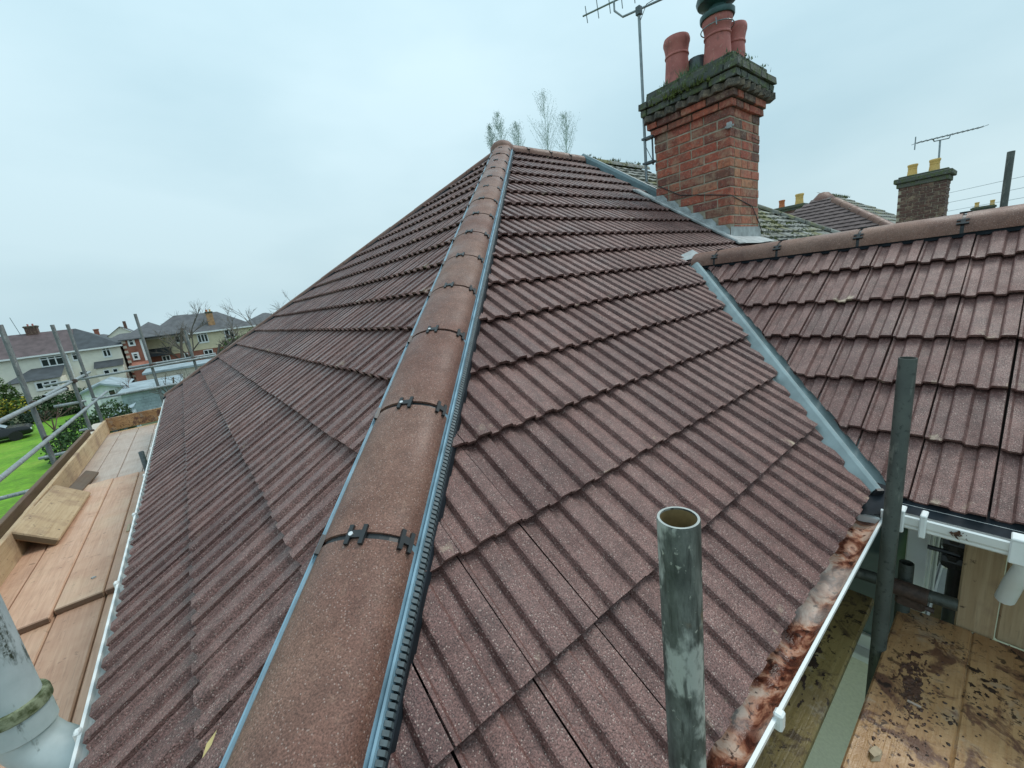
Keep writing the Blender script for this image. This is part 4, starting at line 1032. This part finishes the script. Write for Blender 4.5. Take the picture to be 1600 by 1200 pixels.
# farther house with orange and yellow pots, and another whose pots just show
def backhouse(label, px, py, dist, mat_roof, potset, w=5, capw=.9):
    c = at(px, py, dist); h_ = thing('house', label, 'house', (c.x, c.y, GZ)); zr = c.z - .55
    MB().box((c.x - w, c.y - 4, GZ), (c.x + w, c.y + 4, zr - 2.6)).build('wall', 'far_cream', h_)
    mb = MB(); mb.add([(c.x - w - .3, c.y - 4.3, zr - 2.6), (c.x + w + .3, c.y - 4.3, zr - 2.6), (c.x + w + .3, c.y + 4.3, zr - 2.6), (c.x - w - .3, c.y + 4.3, zr - 2.6), (c.x - w + 3.5, c.y, zr), (c.x + w - 3.5, c.y, zr)], [(0, 1, 5, 4), (1, 2, 5), (2, 3, 4, 5), (3, 0, 4), (0, 3, 2, 1)]); mb.build('roof', mat_roof, h_)
    stack(h_, (c.x, c.y), .7, capw, zr - 1.5, c.z, 'brick_brown', [(c.x, c.y + o_, m_, s_) for o_, m_, s_ in potset]); return h_
backhouse('distant house whose chimney carries one orange and one yellow pot', 1236, 322, 21, 'tile_mossy', [(.42, 'terra_orange', .95), (-.36, 'terra_yellow', 1.25)], capw=1.3)
backhouse('distant house with two small yellow pots just above the wing ridge', 1537, 322, 26, 'far_slate', [(.30, 'terra_yellow', .75), (-.35, 'terra_yellow', .75)])
for i, (ya, yb) in enumerate(((305, 274), (318, 292), (330, 308))):
    o = MB().tube([at(1440 + i * 15, ya + 6 - i * 2, 22), at(1620, yb - 3, 15), at(1800, yb - 34, 11)], .008, 4).build('power_line', 'alu')
    tag(o, ['uppermost', 'middle', 'lowest'][i] + ' of three thin overhead wires against the sky at far right', 'wire', 'overhead wires')

# ------------------------------------------------------------------ houses across the garden
def hip(x0, x1, y0, y1, ze, zr, ov=.35, hl=True, hr_=True, run=None):
    ym = (y0 + y1) / 2; run = run or (y1 - y0) / 2
    a, b, c, d = (x0 - ov, y0 - ov, ze), (x1 + ov, y0 - ov, ze), (x1 + ov, y1 + ov, ze), (x0 - ov, y1 + ov, ze)
    e_ = (x0 + (run if hl else -ov), ym, zr); f_ = (x1 - (run if hr_ else -ov), ym, zr); mb = MB()
    dn = [(p_[0], p_[1], p_[2] - .12) for p_ in (a, b, c, d)]
    mb.add([a, b, c, d, e_, f_] + dn, [(0, 1, 5, 4), (1, 2, 5), (2, 3, 4, 5), (3, 0, 4), (0, 6, 7, 1), (1, 7, 8, 2), (2, 8, 9, 3), (3, 9, 6, 0), (9, 8, 7, 6)]); return mb
def fwin(parent, x0, x1, z0, z1, y, n=2, fr=.09, transom=None):
    mb = MB(); mb.box((x0 - .03, y - .06, z0 - .10), (x1 + .03, y - .02, z0)).box((x0, y - .05, z1 - fr), (x1, y - .02, z1))
    mb.box((x0, y - .05, z0 + .002), (x1, y - .021, z0 + fr))
    for i in range(n + 1):
        x = x0 + (x1 - x0 - fr) * i / n; mb.box((x, y - .052, z0 + fr), (x + fr, y - .022, z1 - fr))
    if transom: mb.box((x0 + fr, y - .048, z1 - transom), (x1 - fr, y - .022, z1 - transom + fr * .8))
    f_ = mb.build('window', 'far_frame', parent)
    for i in range(n):
        x = x0 + fr + (x1 - x0 - fr) * i / n; MB().box((x, y - .035, z0 + fr), (x + (x1 - x0 - fr) / n - fr, y - .012, z1 - fr)).build('pane', 'glass_dark', f_)
    return f_
# cream pair on the left
h1 = thing('house', 'cream rendered house with dark hipped roof, left of the garden view', 'house', (-10, 74, GZ))
MB().box((-24, 70, GZ), (-5.9, 78, .2)).build('wall', 'far_cream', h1)
hip(-24, -5.9, 70, 78, .28, 2.9, .35, run=3.8).build('roof', 'far_slate', h1)
plain('far_brown', (.105, .075, .078), .7, .3, 1.5)
zz_ = lambda y_: .28 + (y_ - 69.65) * (2.9 - .28) / (74 - 69.65) + .03
MB().add([(-24.3, 69.62, zz_(69.62)), (-9.9, 69.62, zz_(69.62)), (-9.9, 73.95, zz_(73.95)), (-20, 73.95, zz_(73.95))], [(0, 1, 2, 3)]).build('roof_slope', 'far_brown', h1)
MB().box((-24.3, 69.55, .12), (-5.6, 69.64, .30)).build('fascia', 'far_frame', h1)
fwin(h1, -12.85, -10.95, -1.15, .02, 70, 3, .12, .35); fwin(h1, -10.25, -9.75, -.85, .05, 70, 1, .1, .3); fwin(h1, -7.6, -6.85, -.95, .12, 70, 2, .1, .3)
MB().box((-15.2, 66.5, GZ), (-11.2, 69.95, -2.35)).build('bay', 'far_cream', h1)
mb = MB(); mb.add([(-15.4, 66.2, -2.3), (-11.0, 66.2, -2.3), (-11.0, 69.9, -1.15), (-13.7, 69.9, -1.15)], [(0, 1, 2, 3)]); mb.add([(-15.4, 66.2, -2.3), (-13.7, 69.9, -1.15), (-15.4, 69.9, -2.3)], [(0, 1, 2)]); mb.build('bay_roof', 'far_slate', h1)
fwin(h1, -13.2, -11.4, -3.4, -2.5, 66.45, 3, .16)
mb = MB(); mb.add([(-8.6, 68.3, -2.12), (-5.95, 68.3, -2.12), (-5.95, 69.95, -1.38), (-8.6, 69.95, -1.38)], [(0, 1, 2, 3)]); mb.build('porch_roof', 'far_slate', h1)
MB().box((-8.5, 68.5, GZ), (-6.05, 69.98, -2.15)).build('porch', 'far_cream', h1)
fwin(h1, -7.9, -7.35, -2.95, -2.42, 68.47, 1, .08); fwin(h1, -7.1, -6.6, -2.95, -2.42, 68.47, 1, .08)
fwin(h1, -10.1, -9.4, -3.3, -2.25, 70, 1, .06)
MB().tube([(-10.6, 69.85, GZ), (-10.6, 69.85, .25)], .07, 6).build('downpipe', 'far_frame', h1)
stack(h1, (-13.3, 74), 1.0, .9, 2.0, 3.75, 'brick_brown', [(-13.5, 74, 'terracotta', .6), (-13.1, 74, 'terracotta', .6)], 'brick_dark')
MB().tube([(-14.2, 73.8, 2.3), (-14.6, 73.8, 4.9)], .03, 5).build('aerial_pole', 'alu', h1)
# brick / cream pair
h2 = thing('house', 'semi-detached pair with cream upper floor, grey roof and orange chimney behind bare trees', 'house', (1, 76, GZ))
MB().box((-3.6, 73, -1.9), (9.0, 80.5, .5)).build('upper_wall', 'far_yellow', h2); MB().box((-3.58, 73.02, GZ), (8.98, 80.4, -1.9)).build('wall', 'far_brick', h2)
hip(-3.6, 9.0, 73, 80.5, .58, 3.25, .35, run=3.75).build('roof', 'far_slate2', h2)
MB().box((-3.9, 72.55, .40), (9.3, 72.64, .60)).build('fascia', 'far_frame', h2)
fwin(h2, -.5, .55, -.50, .45, 73, 2, .11); fwin(h2, 1.95, 3.2, -.92, .45, 73, 3, .12, .3); fwin(h2, 5.2, 6.4, -.9, .45, 73, 2, .12)
fwin(h2, -2.45, -1.55, -3.05, -1.95, 73, 2, .11); fwin(h2, -.4, .45, -2.85, -2.0, 73, 2, .11); fwin(h2, 2.2, 3.3, -3.1, -2.0, 73, 2, .11)
mb = MB(); mb.add([(-3.5, 71.8, -1.85), (-1.2, 71.8, -1.85), (-1.2, 72.97, -.85), (-3.5, 72.97, -.85)], [(0, 1, 2, 3)]); mb.build('porch_roof', 'far_slate', h2)
stack(h2, (4.1, 74.2), .8, .8, .9, 3.3, 'far_tan', [(3.9, 74.2, 'terra_orange', .8), (4.3, 74.2, 'terra_yellow', .8)], 'brick_mossy')
h3 = thing('house', 'red brick house with white window surrounds and pale quoins, beside the cream house', 'house', (-4.5, 73, GZ))
MB().box((-5.6, 70, GZ), (-3.72, 77, .75)).build('wall', 'far_brick', h3)
hip(-5.6, 0.2, 70, 77, .82, 2.75, .3, run=2.9).build('roof', 'far_slate2', h3)
for i in range(9):
    MB().box((-5.64, 69.96, GZ + .3 + i * .62), (-5.30, 70.2, GZ + .62 + i * .62)).build('quoin', 'pale_stone', h3)
for z0 in (.02, -1.75): MB().box((-5.08, 69.95, z0 - .12), (-4.40, 69.99, z0 + .86)).build('window_surround', 'far_frame', h3); fwin(h3, -4.98, -4.52, z0, z0 + .72, 69.93, 1, .07, .3)
MB().box((-3.95, 69.93, GZ), (-3.74, 70.05, .7)).build('quoin', 'far_frame', h3)
MB().box((-2.85, 71.9, 1.55), (-2.4, 72.0, 1.85)).build('skylight', 'far_frame', h3)
mb = MB(); mb.add([(-5.3, 67.6, -2.6), (-3.4, 67.6, -2.6), (-3.4, 69.9, -2.1), (-5.3, 69.9, -2.1)], [(0, 1, 2, 3)]); mb.box((-5.2, 67.8, GZ), (-3.5, 69.9, -2.62)); mb.build('porch', 'far_brick', h3)
h4 = thing('house', 'small cream gabled house showing above the cream house roof end', 'house', (-7.5, 97, GZ))
mb = MB(); mb.box((-9.2, 95, GZ), (-5.6, 103, 1.6)); mb.add([(-9.2, 95, 1.6), (-5.6, 95, 1.6), (-7.4, 95, 2.95)], [(0, 1, 2)]); mb.build('wall', 'far_cream', h4)
mb = MB(); mb.add([(-9.5, 94.7, 1.42), (-7.4, 94.7, 3.02), (-7.4, 103, 3.02), (-9.5, 103, 1.42)], [(0, 1, 2, 3)]); mb.add([(-5.3, 94.7, 1.42), (-7.4, 94.7, 3.02), (-7.4, 103, 3.02), (-5.3, 103, 1.42)], [(0, 1, 2, 3)]); mb.build('roof', 'far_slate2', h4)
MB().box((-7.1, 98, 2.6), (-6.7, 98.5, 3.9)).build('chimney', 'brick_brown', h4)
h5 = thing('house', 'low grey roofed house between the cream house and the brick house', 'house', (-8, 88, GZ))
MB().box((-9, 84, GZ), (-3.5, 90, .6)).build('wall', 'far_cream', h5); hip(-9, -3.5, 84, 90, .6, 1.75, .3, run=2).build('roof', 'far_slate2', h5)
h5b = thing('house', 'distant house with reddish chimney just above the cream house hip', 'house', (-12, 105, GZ))
MB().box((-13.5, 100, GZ), (-8.5, 108, 1.2)).build('wall', 'pale_stone', h5b); hip(-13.5, -8.5, 100, 108, 1.2, 2.2, .3, run=2).build('roof', 'far_slate2', h5b); stack(h5b, (-11.2, 103), .6, .6, 1.5, 3.2, 'far_brick', [], 'far_brick')
h6 = thing('house', 'slate roofed house far behind, beyond the bare tree at the hip', 'house', (11, 85, GZ))
MB().box((8.5, 82, GZ), (17, 90, .6)).build('wall', 'far_cream', h6); hip(8.5, 17, 82, 90, .6, 2.45, .3).build('roof', 'far_slate2', h6)
h7 = thing('house', 'grey roof ridge showing behind the brick house roof', 'house', (0, 95, GZ))
MB().box((-4, 92, GZ), (6, 100, 1.0)).build('wall', 'far_cream', h7); hip(-4, 6, 92, 100, 1.0, 3.9, .3).build('roof', 'far_slate2', h7)

# garages
ga = thing('garage', 'white panelled garage with shallow gable at the end of the lawn', 'garage', (-5.5, 46, GZ))
mb = MB(); mb.add([(-6.7, 45, GZ), (-4.2, 45, GZ), (-4.2, 45, -2.75), (-5.45, 45, -2.3), (-6.7, 45, -2.75)], [(0, 1, 2, 3, 4)])
for i in range(6):
    x = -6.7 + i * .42; mb.box((x, 44.95, GZ), (x + .03, 44.995, -2.78))
mb.box((-4.25, 45.01, GZ), (-4.2, 51, -2.75)).box((-6.7, 45.01, GZ), (-6.65, 51, -2.75)); mb.build('wall', 'far_white', ga)
mb = MB(); mb.add([(-6.95, 44.7, -2.78), (-5.45, 44.7, -2.22), (-5.45, 51, -2.22), (-6.95, 51, -2.78)], [(0, 1, 2, 3)]); mb.add([(-5.45, 44.7, -2.22), (-3.95, 44.7, -2.78), (-3.95, 51, -2.78), (-5.45, 51, -2.22)], [(0, 1, 2, 3)])
mb.add([(-6.95, 44.68, -2.92), (-5.45, 44.68, -2.36), (-5.45, 44.68, -2.2), (-6.95, 44.68, -2.76)], [(0, 1, 2, 3)]); mb.add([(-3.95, 44.68, -2.92), (-5.45, 44.68, -2.36), (-5.45, 44.68, -2.2), (-3.95, 44.68, -2.76)], [(0, 1, 2, 3)]); mb.build('roof', 'far_flat', ga)
MB().box((-6.55, 44.90, GZ), (-5.75, 44.94, -3.1), .01).build('door', 'far_frame', ga); fwin(ga, -5.2, -4.75, -3.5, -2.85, 44.93, 1, .06)
gb = thing('garage', 'low shed with flat blue-grey roof and grey block wall beside the tile hip', 'garage', (-2.5, 41, GZ))
MB().box((-4.0, 40, GZ), (-.6, 47, -2.95)).build('wall', 'far_grey', gb); MB().box((-4.15, 39.7, -2.94), (-.4, 47.2, -2.78)).build('roof', 'far_flat', gb)
mb = MB()
for i in range(9):
    for j in range(12): mb.box((-3.98 + j * .28 + (i % 2) * .13, 39.97, GZ + .02 + i * .215), (-3.98 + j * .28 + (i % 2) * .13 + .265, 40.01, GZ + .02 + i * .215 + .2))
mb.build('block_courses', 'far_grey', gb)
gc = thing('garage', 'flat pale felt roof of an outbuilding behind bare shrubs', 'garage', (0, 55, GZ))
MB().box((-3.2, 52, GZ), (3.5, 58, -2.65)).build('wall', 'pale_stone', gc); MB().box((-3.4, 51.8, -2.64), (3.7, 58.2, -2.45)).build('roof', 'far_flat', gc)
# dark pitched shed roof
gd = thing('shed', 'blue tarpaulin covered bin store beside the hedge by the platform end', 'shed', (-3.4, 33, GZ))
MB().box((-4.0, 32.2, GZ), (-2.9, 34, -3.4), .02).build('wall', 'far_grey', gd); mb = MB(); mb.add([(-4.1, 32.1, -3.4), (-2.8, 32.1, -3.0), (-2.8, 34.1, -3.0), (-4.1, 34.1, -3.4)], [(0, 1, 2, 3)]); mb.build('roof', 'far_flat', gd)

# car
car = thing('parked_car', 'black car parked on the grass at the left edge', 'car', (-11.8, 42.5, GZ))
def carbody():
    secs = []; sil = [(-2.1, .35, .62, .72), (-1.95, .28, .80, .82), (-1.2, .25, .90, .88), (0, .25, .92, .9), (1.1, .25, .92, .88), (1.9, .28, .85, .82), (2.1, .35, .70, .74)]
    mb = MB(); k = 0; n = 8; vs = []; fs = []
    for x, z0, z1, hw in sil:
        ring = [(x, -hw, z0 + .1), (x, -hw * .9, z0), (x, hw * .9, z0), (x, hw, z0 + .1), (x, hw, z1 - .15), (x, hw * .88, z1), (x, -hw * .88, z1), (x, -hw, z1 - .15)]
        vs += ring
    for i in range(len(sil) - 1):
        for j in range(n): fs.append((i * n + j, i * n + (j + 1) % n, (i + 1) * n + (j + 1) % n, (i + 1) * n + j))
    fs.append(tuple(reversed(range(n)))); fs.append(tuple(range(len(vs) - n, len(vs)))); return mb.add(vs, fs)
cw = Matrix.Translation((-11.3, 42.6, GZ)) @ Matrix.Rotation(R(8), 4, 'Z')
def carpart(mb, name, mat, par=car, smooth=False):
    mb.v = [cw @ v for v in mb.v]; return mb.build(name, mat, par, smooth)
body = carpart(carbody(), 'body', 'car_black', smooth=True)
mb = MB(); mb.add([(-1.75, -.72, .89), (1.0, -.72, .90), (1.0, .72, .90), (-1.75, .72, .89), (-1.3, -.56, 1.44), (.25, -.56, 1.47), (.25, .56, 1.47), (-1.3, .56, 1.44)], [(0, 1, 5, 4), (1, 2, 6, 5), (2, 3, 7, 6), (3, 0, 4, 7), (4, 5, 6, 7)]); carpart(mb, 'cabin', 'car_black')
mb = MB()
for s_ in (-1, 1): mb.add([(-1.55, s_ * .71, .97), (.80, s_ * .71, .97), (.22, s_ * .585, 1.38), (-1.22, s_ * .585, 1.37)], [(0, 1, 2, 3)])
mb.add([(.98, -.62, .95), (.98, .62, .95), (.33, .5, 1.42), (.33, -.5, 1.42)], [(0, 1, 2, 3)]); carpart(mb, 'window', 'far_flat')
for x in (-1.3, 1.3):
    for y in (-.86, .86): carpart(MB().tube([(x, y - .1, .32), (x, y + .1, .32)], .32, 16), 'wheel', 'car_tyre')
for y in (-.6, .6): carpart(MB().box((2.03, y - .16, .55), (2.1, y + .16, .68), .01), 'headlight', 'far_frame')

# ------------------------------------------------------------------ vegetation
def leafmass(name, blobs, n, s_, mat, parent=None, seed=1, flat=.8):
    rr = random.Random(seed); vs = []; fs = []; tot = sum(b[3] * b[4] * b[5] for b in blobs)
    for bx, by, bz, rx, ry, rz in blobs:
        m = int(n * rx * ry * rz / tot)
        for i in range(m):
            while True:
                p_ = Vector((rr.uniform(-1, 1), rr.uniform(-1, 1), rr.uniform(-1, 1)))
                L = p_.length
                if .05 < L < 1: break
            p_ = p_ / L * (L ** .45) * (1 + .28 * noise.noise(p_ * 3 + Vector((bx, by, seed))))
            c = Vector((bx + p_.x * rx, by + p_.y * ry, bz + p_.z * rz))
            u_ = Vector((rr.gauss(0, 1), rr.gauss(0, 1), rr.gauss(0, 1))).normalized(); w_ = u_.cross(Vector((rr.gauss(0, 1), rr.gauss(0, 1), rr.gauss(0, 1)))).normalized()
            q = s_ * rr.uniform(.5, 1.3); k = len(vs); vs += [c - u_ * q, c + w_ * q * .6, c + u_ * q, c - w_ * q * .6]; fs.append((k, k + 1, k + 2, k + 3))
    return obj(name, mesh(name, vs, fs, mat), parent)
def shrub(name, label, cat, blobs, n, s_, mat, seed, group=None, stems=True, mat2=None):
    x = sum(b[0] for b in blobs) / len(blobs); y = sum(b[1] for b in blobs) / len(blobs)
    t = thing(name, label, cat, (x, y, GZ), group); leafmass('foliage', blobs, n, s_, mat, t, seed)
    if mat2: leafmass('flowers', blobs, int(n * .8), s_ * .8, mat2, t, seed + 50)
    if stems:
        mb = MB()
        for b in blobs: mb.tube([(b[0], b[1], GZ), (b[0] + .1, b[1], b[2])], [.08, .03], 5)
        mb.build('trunk', 'bark', t)
    return t
shrub('hedge', 'long dark green hedge across the end of the lawn', 'hedge', [(-10.6 + i * .9, 51.5 + .1 * (i % 2), GZ + .9, 1.0, .9, 1.15) for i in range(6)], 4200, .12, 'leaf_hedge', 3)
shrub('flowering_shrub', 'yellow flowering shrub left of the hedge behind the lawn', 'shrub', [(-17.5, 52, GZ + .9, 1.8, 1, .9), (-14.8, 51.5, GZ + 1.3, 1.5, 1, 1.1), (-12.9, 51.3, GZ + 1.35, 1.2, 1, 1.15), (-11.2, 51.1, GZ + 1.3, .8, .8, .9)], 3200, .13, 'leaf_mid', 5, mat2='leaf_yellow')
shrub('hedge', 'dark brown-green planting bed edge behind the car', 'hedge', [(-17 + i * 1.1, 49.6, GZ + .35, .9, .6, .7) for i in range(7)], 2600, .12, 'leaf_dark', 8)
shrub('evergreen_bush', 'rounded green bush beside the scaffold corner upright', 'bush', [(-4.9, 31, GZ + .9, 1.1, 1.2, 1.25), (-3.7, 31.5, GZ + 1.1, 1.0, 1.1, 1.4), (-5.6, 30.2, GZ + .6, .8, .9, .95)], 5200, .085, 'leaf_hedge', 9)
shrub('conifer', 'pointed green conifer in front of the cream house bay', 'conifer', [(-13.6, 60, GZ + .9, 1.1, 1, 1.2), (-13.8, 60, GZ + 2.0, .75, .7, 1.1), (-13.9, 60, GZ + 2.9, .35, .35, .75)], 2200, .12, 'leaf_mid', 12)
shrub('evergreen_tree', 'dark bluish evergreen at the left edge beside the cream house', 'tree', [(-18.2, 58, GZ + 1.6, 1.6, 1.5, 1.9), (-19.6, 58, GZ + 2.4, 1.5, 1.5, 2.3), (-16.6, 58.5, GZ + .9, 1.2, 1, 1.1)], 3600, .15, 'leaf_dark', 14)
shrub('ivy_bush', 'green bush in front of the brick house ground floor, beneath bare branches', 'bush', [(5.6, 62, GZ + 3.3, 1.7, 1.2, 1.1), (4.3, 62, GZ + 2.4, 1.0, 1, .9), (8.2, 62, GZ + 3.9, 1.9, 1.2, 1.2)], 2600, .14, 'leaf_mid', 16)
def baretree(name, label, base, h, seed, spread=.5, r0=.12, levels=5, mat='bark', lean=(0, 0, 1), up=.25, crown_only=False, kids=3, n=4):
    rr = random.Random(seed); tr = MB(); cr_ = MB()
    def grow(p_, d_, L, r, lv, mb):
        pts = [p_]; q = Vector(p_); dd = Vector(d_)
        for i in range(3):
            dd = (dd + Vector((rr.uniform(-1, 1), rr.uniform(-1, 1), rr.uniform(-.5, 1) * up * 2)) * .16).normalized(); q = q + dd * L / 3; pts.append(q.copy())
        mb.tube(pts, [r, r * .86, r * .72, r * .58], n if lv > 1 else 3, cap=False)
        if lv <= 0: return
        for i in range(kids + (1 if lv < 3 else 0)):
            t = rr.uniform(.35, 1.0); b_ = Vector(pts[min(3, int(t * 3))])
            a_ = (dd + Vector((rr.uniform(-1, 1), rr.uniform(-1, 1), rr.uniform(-.3, 1) * (up + .4))) * spread * 1.5).normalized()
            grow(b_, a_, L * rr.uniform(.55, .8), r * .60, lv - 1, cr_)
    t = thing(name, label, 'tree', base); grow(Vector(base), Vector(lean), h * .38, r0, levels, tr)
    b0_ = Vector(base); top = max(v.z for v in cr_.v) - b0_.z; k_ = h / top
    for m_ in (tr, cr_): m_.v = [b0_ + (v - b0_) * k_ for v in m_.v]
    tr.build('trunk', mat, t); cr_.build('crown', mat, t); return t
plain('bark_pale', (.19, .17, .15), .9, .2, 2)
baretree('bare_tree', 'tall bare tree rising before the grey roof with the orange chimney', (1.0, 66, GZ), 9.6, 21, .55, .10, 5, 'bark_pale', kids=2)
baretree('bare_tree', 'dark twisted bare tree in front of the brick ground floor', (2.4, 58, GZ), 6.0, 22, .8, .11, 5, 'bark', kids=2)
baretree('bare_tree', 'bushy bare tree hiding the right end of the cream and brick pair', (7.4, 66, GZ), 7.4, 28, .6, .09, 5, 'bark_pale', kids=2)
baretree('bare_tree', 'sprawling bare tree between the brick house and the twin chimney roof', (-.6, 62, GZ), 7.4, 52, .75, .085, 5, 'bark', kids=2)
baretree('bare_shrub', 'bare thicket in front of the cream and brick pair, under its right windows', (4.8, 60, GZ), 5.6, 54, .8, .08, 5, 'bark', kids=2)
baretree('bare_tree', 'bare leafless shrub tree at the left edge before the cream house', (-16.4, 62, GZ), 8.0, 31, .65, .10, 5, 'bark', kids=2)
baretree('bare_shrub', 'bare brown shrub on the lawn behind the near upright', (-6.4, 33.5, GZ), 2.9, 33, .8, .03, 4, 'bark_red', kids=2)
baretree('bare_shrub', 'reddish bare shrub beside the garage roofs', (-3.6, 43.0, GZ), 3.2, 35, .9, .035, 5, 'bark_red', kids=2)
baretree('bare_shrub', 'tangled bare shrub over the flat roofed shed', (-1.2, 39, GZ), 3.4, 37, .9, .04, 5, 'bark', kids=2)
for i, (px_, py_, dst, hh, sd_, lb_) in enumerate(((405, 457, 54, 8.2, 25, 'bare rounded tree against the sky just left of the far hip'), (292, 470, 60, 7.5, 41, 'thin bare tree on the skyline left of the orange chimney'), (335, 468, 66, 8, 43, 'faint bare tree on the skyline right of the orange chimney'), (446, 452, 60, 8, 45, 'faint bare treetop just touching the far hip, rightmost of the bare trees'))):
    c = at(px_, py_, dst); baretree('bare_tree', lb_, (c.x, c.y, GZ), (c.z - GZ), sd_, .5, .095, 5, 'bark_pale', kids=2)
def wispy(label, px, top, bot, dist, wpx, seed):
    rr = random.Random(seed); p1 = at(px, top, dist); p0 = at(px, bot, dist); H = p1.z - p0.z; t = thing('poplar_tree', label, 'tree', (p0.x, p0.y, GZ))
    MB().tube([(p0.x, p0.y, GZ), (p0.x, p0.y, p0.z), (p1.x, p1.y, p1.z)], [.22, .07, .01], 5).build('trunk', 'leaf_hazed', t)
    vs = []; fs = []; wd = wpx / 637 * dist * 1.5
    mb = MB()
    for i in range(70):
        f_ = rr.random() ** 1.2 * 1.15 - .15; zc_ = p0.z + f_ * H; a_ = rr.uniform(0, 6.28); rad = wd * .5 * (1.05 - max(0, f_)) ** .7 * rr.uniform(.4, 1.1)
        q0 = Vector((p0.x, p0.y, zc_)); q1 = q0 + Vector((math.cos(a_) * rad, math.sin(a_) * rad, rad * rr.uniform(1.0, 2.2)))
        if q1.z > p1.z: q1.z = p1.z - rr.uniform(0, .4)
        mb.tube([q0, q0.lerp(q1, .5) + Vector((0, 0, -.1)), q1], [.018, .014, .008], 3, cap=False)
        for j in range(16):
            c = q0.lerp(q1, rr.uniform(.2, 1)) + Vector((rr.gauss(0, .16), rr.gauss(0, .16), rr.gauss(0, .2))); u_ = Vector((rr.gauss(0, 1), rr.gauss(0, 1), rr.gauss(0, 1))).normalized() * .06; w_ = u_.cross(Vector((.3, .5, .8))).normalized() * .03
            k = len(vs); vs += [c - u_, c + w_, c + u_, c - w_]; fs.append((k, k + 1, k + 2, k + 3))
    mb.build('branches', 'leaf_hazed', t); obj('crown', mesh('crown', vs, fs, 'leaf_hazed'), t)
wispy('small wispy tree at far left of the apex row', 769, 199, 232, 60, 12, 1)
wispy('wispy tree directly above the roof apex', 783, 180, 232, 60, 22, 2)
wispy('short wispy tree right of the apex, lowest of the row', 810, 195, 236, 60, 20, 3)
wispy('tallest wispy tree above the main ridge', 856, 151, 240, 60, 38, 4)
wispy('wispy tree right of the tallest one above the ridge', 885, 183, 242, 60, 34, 5)
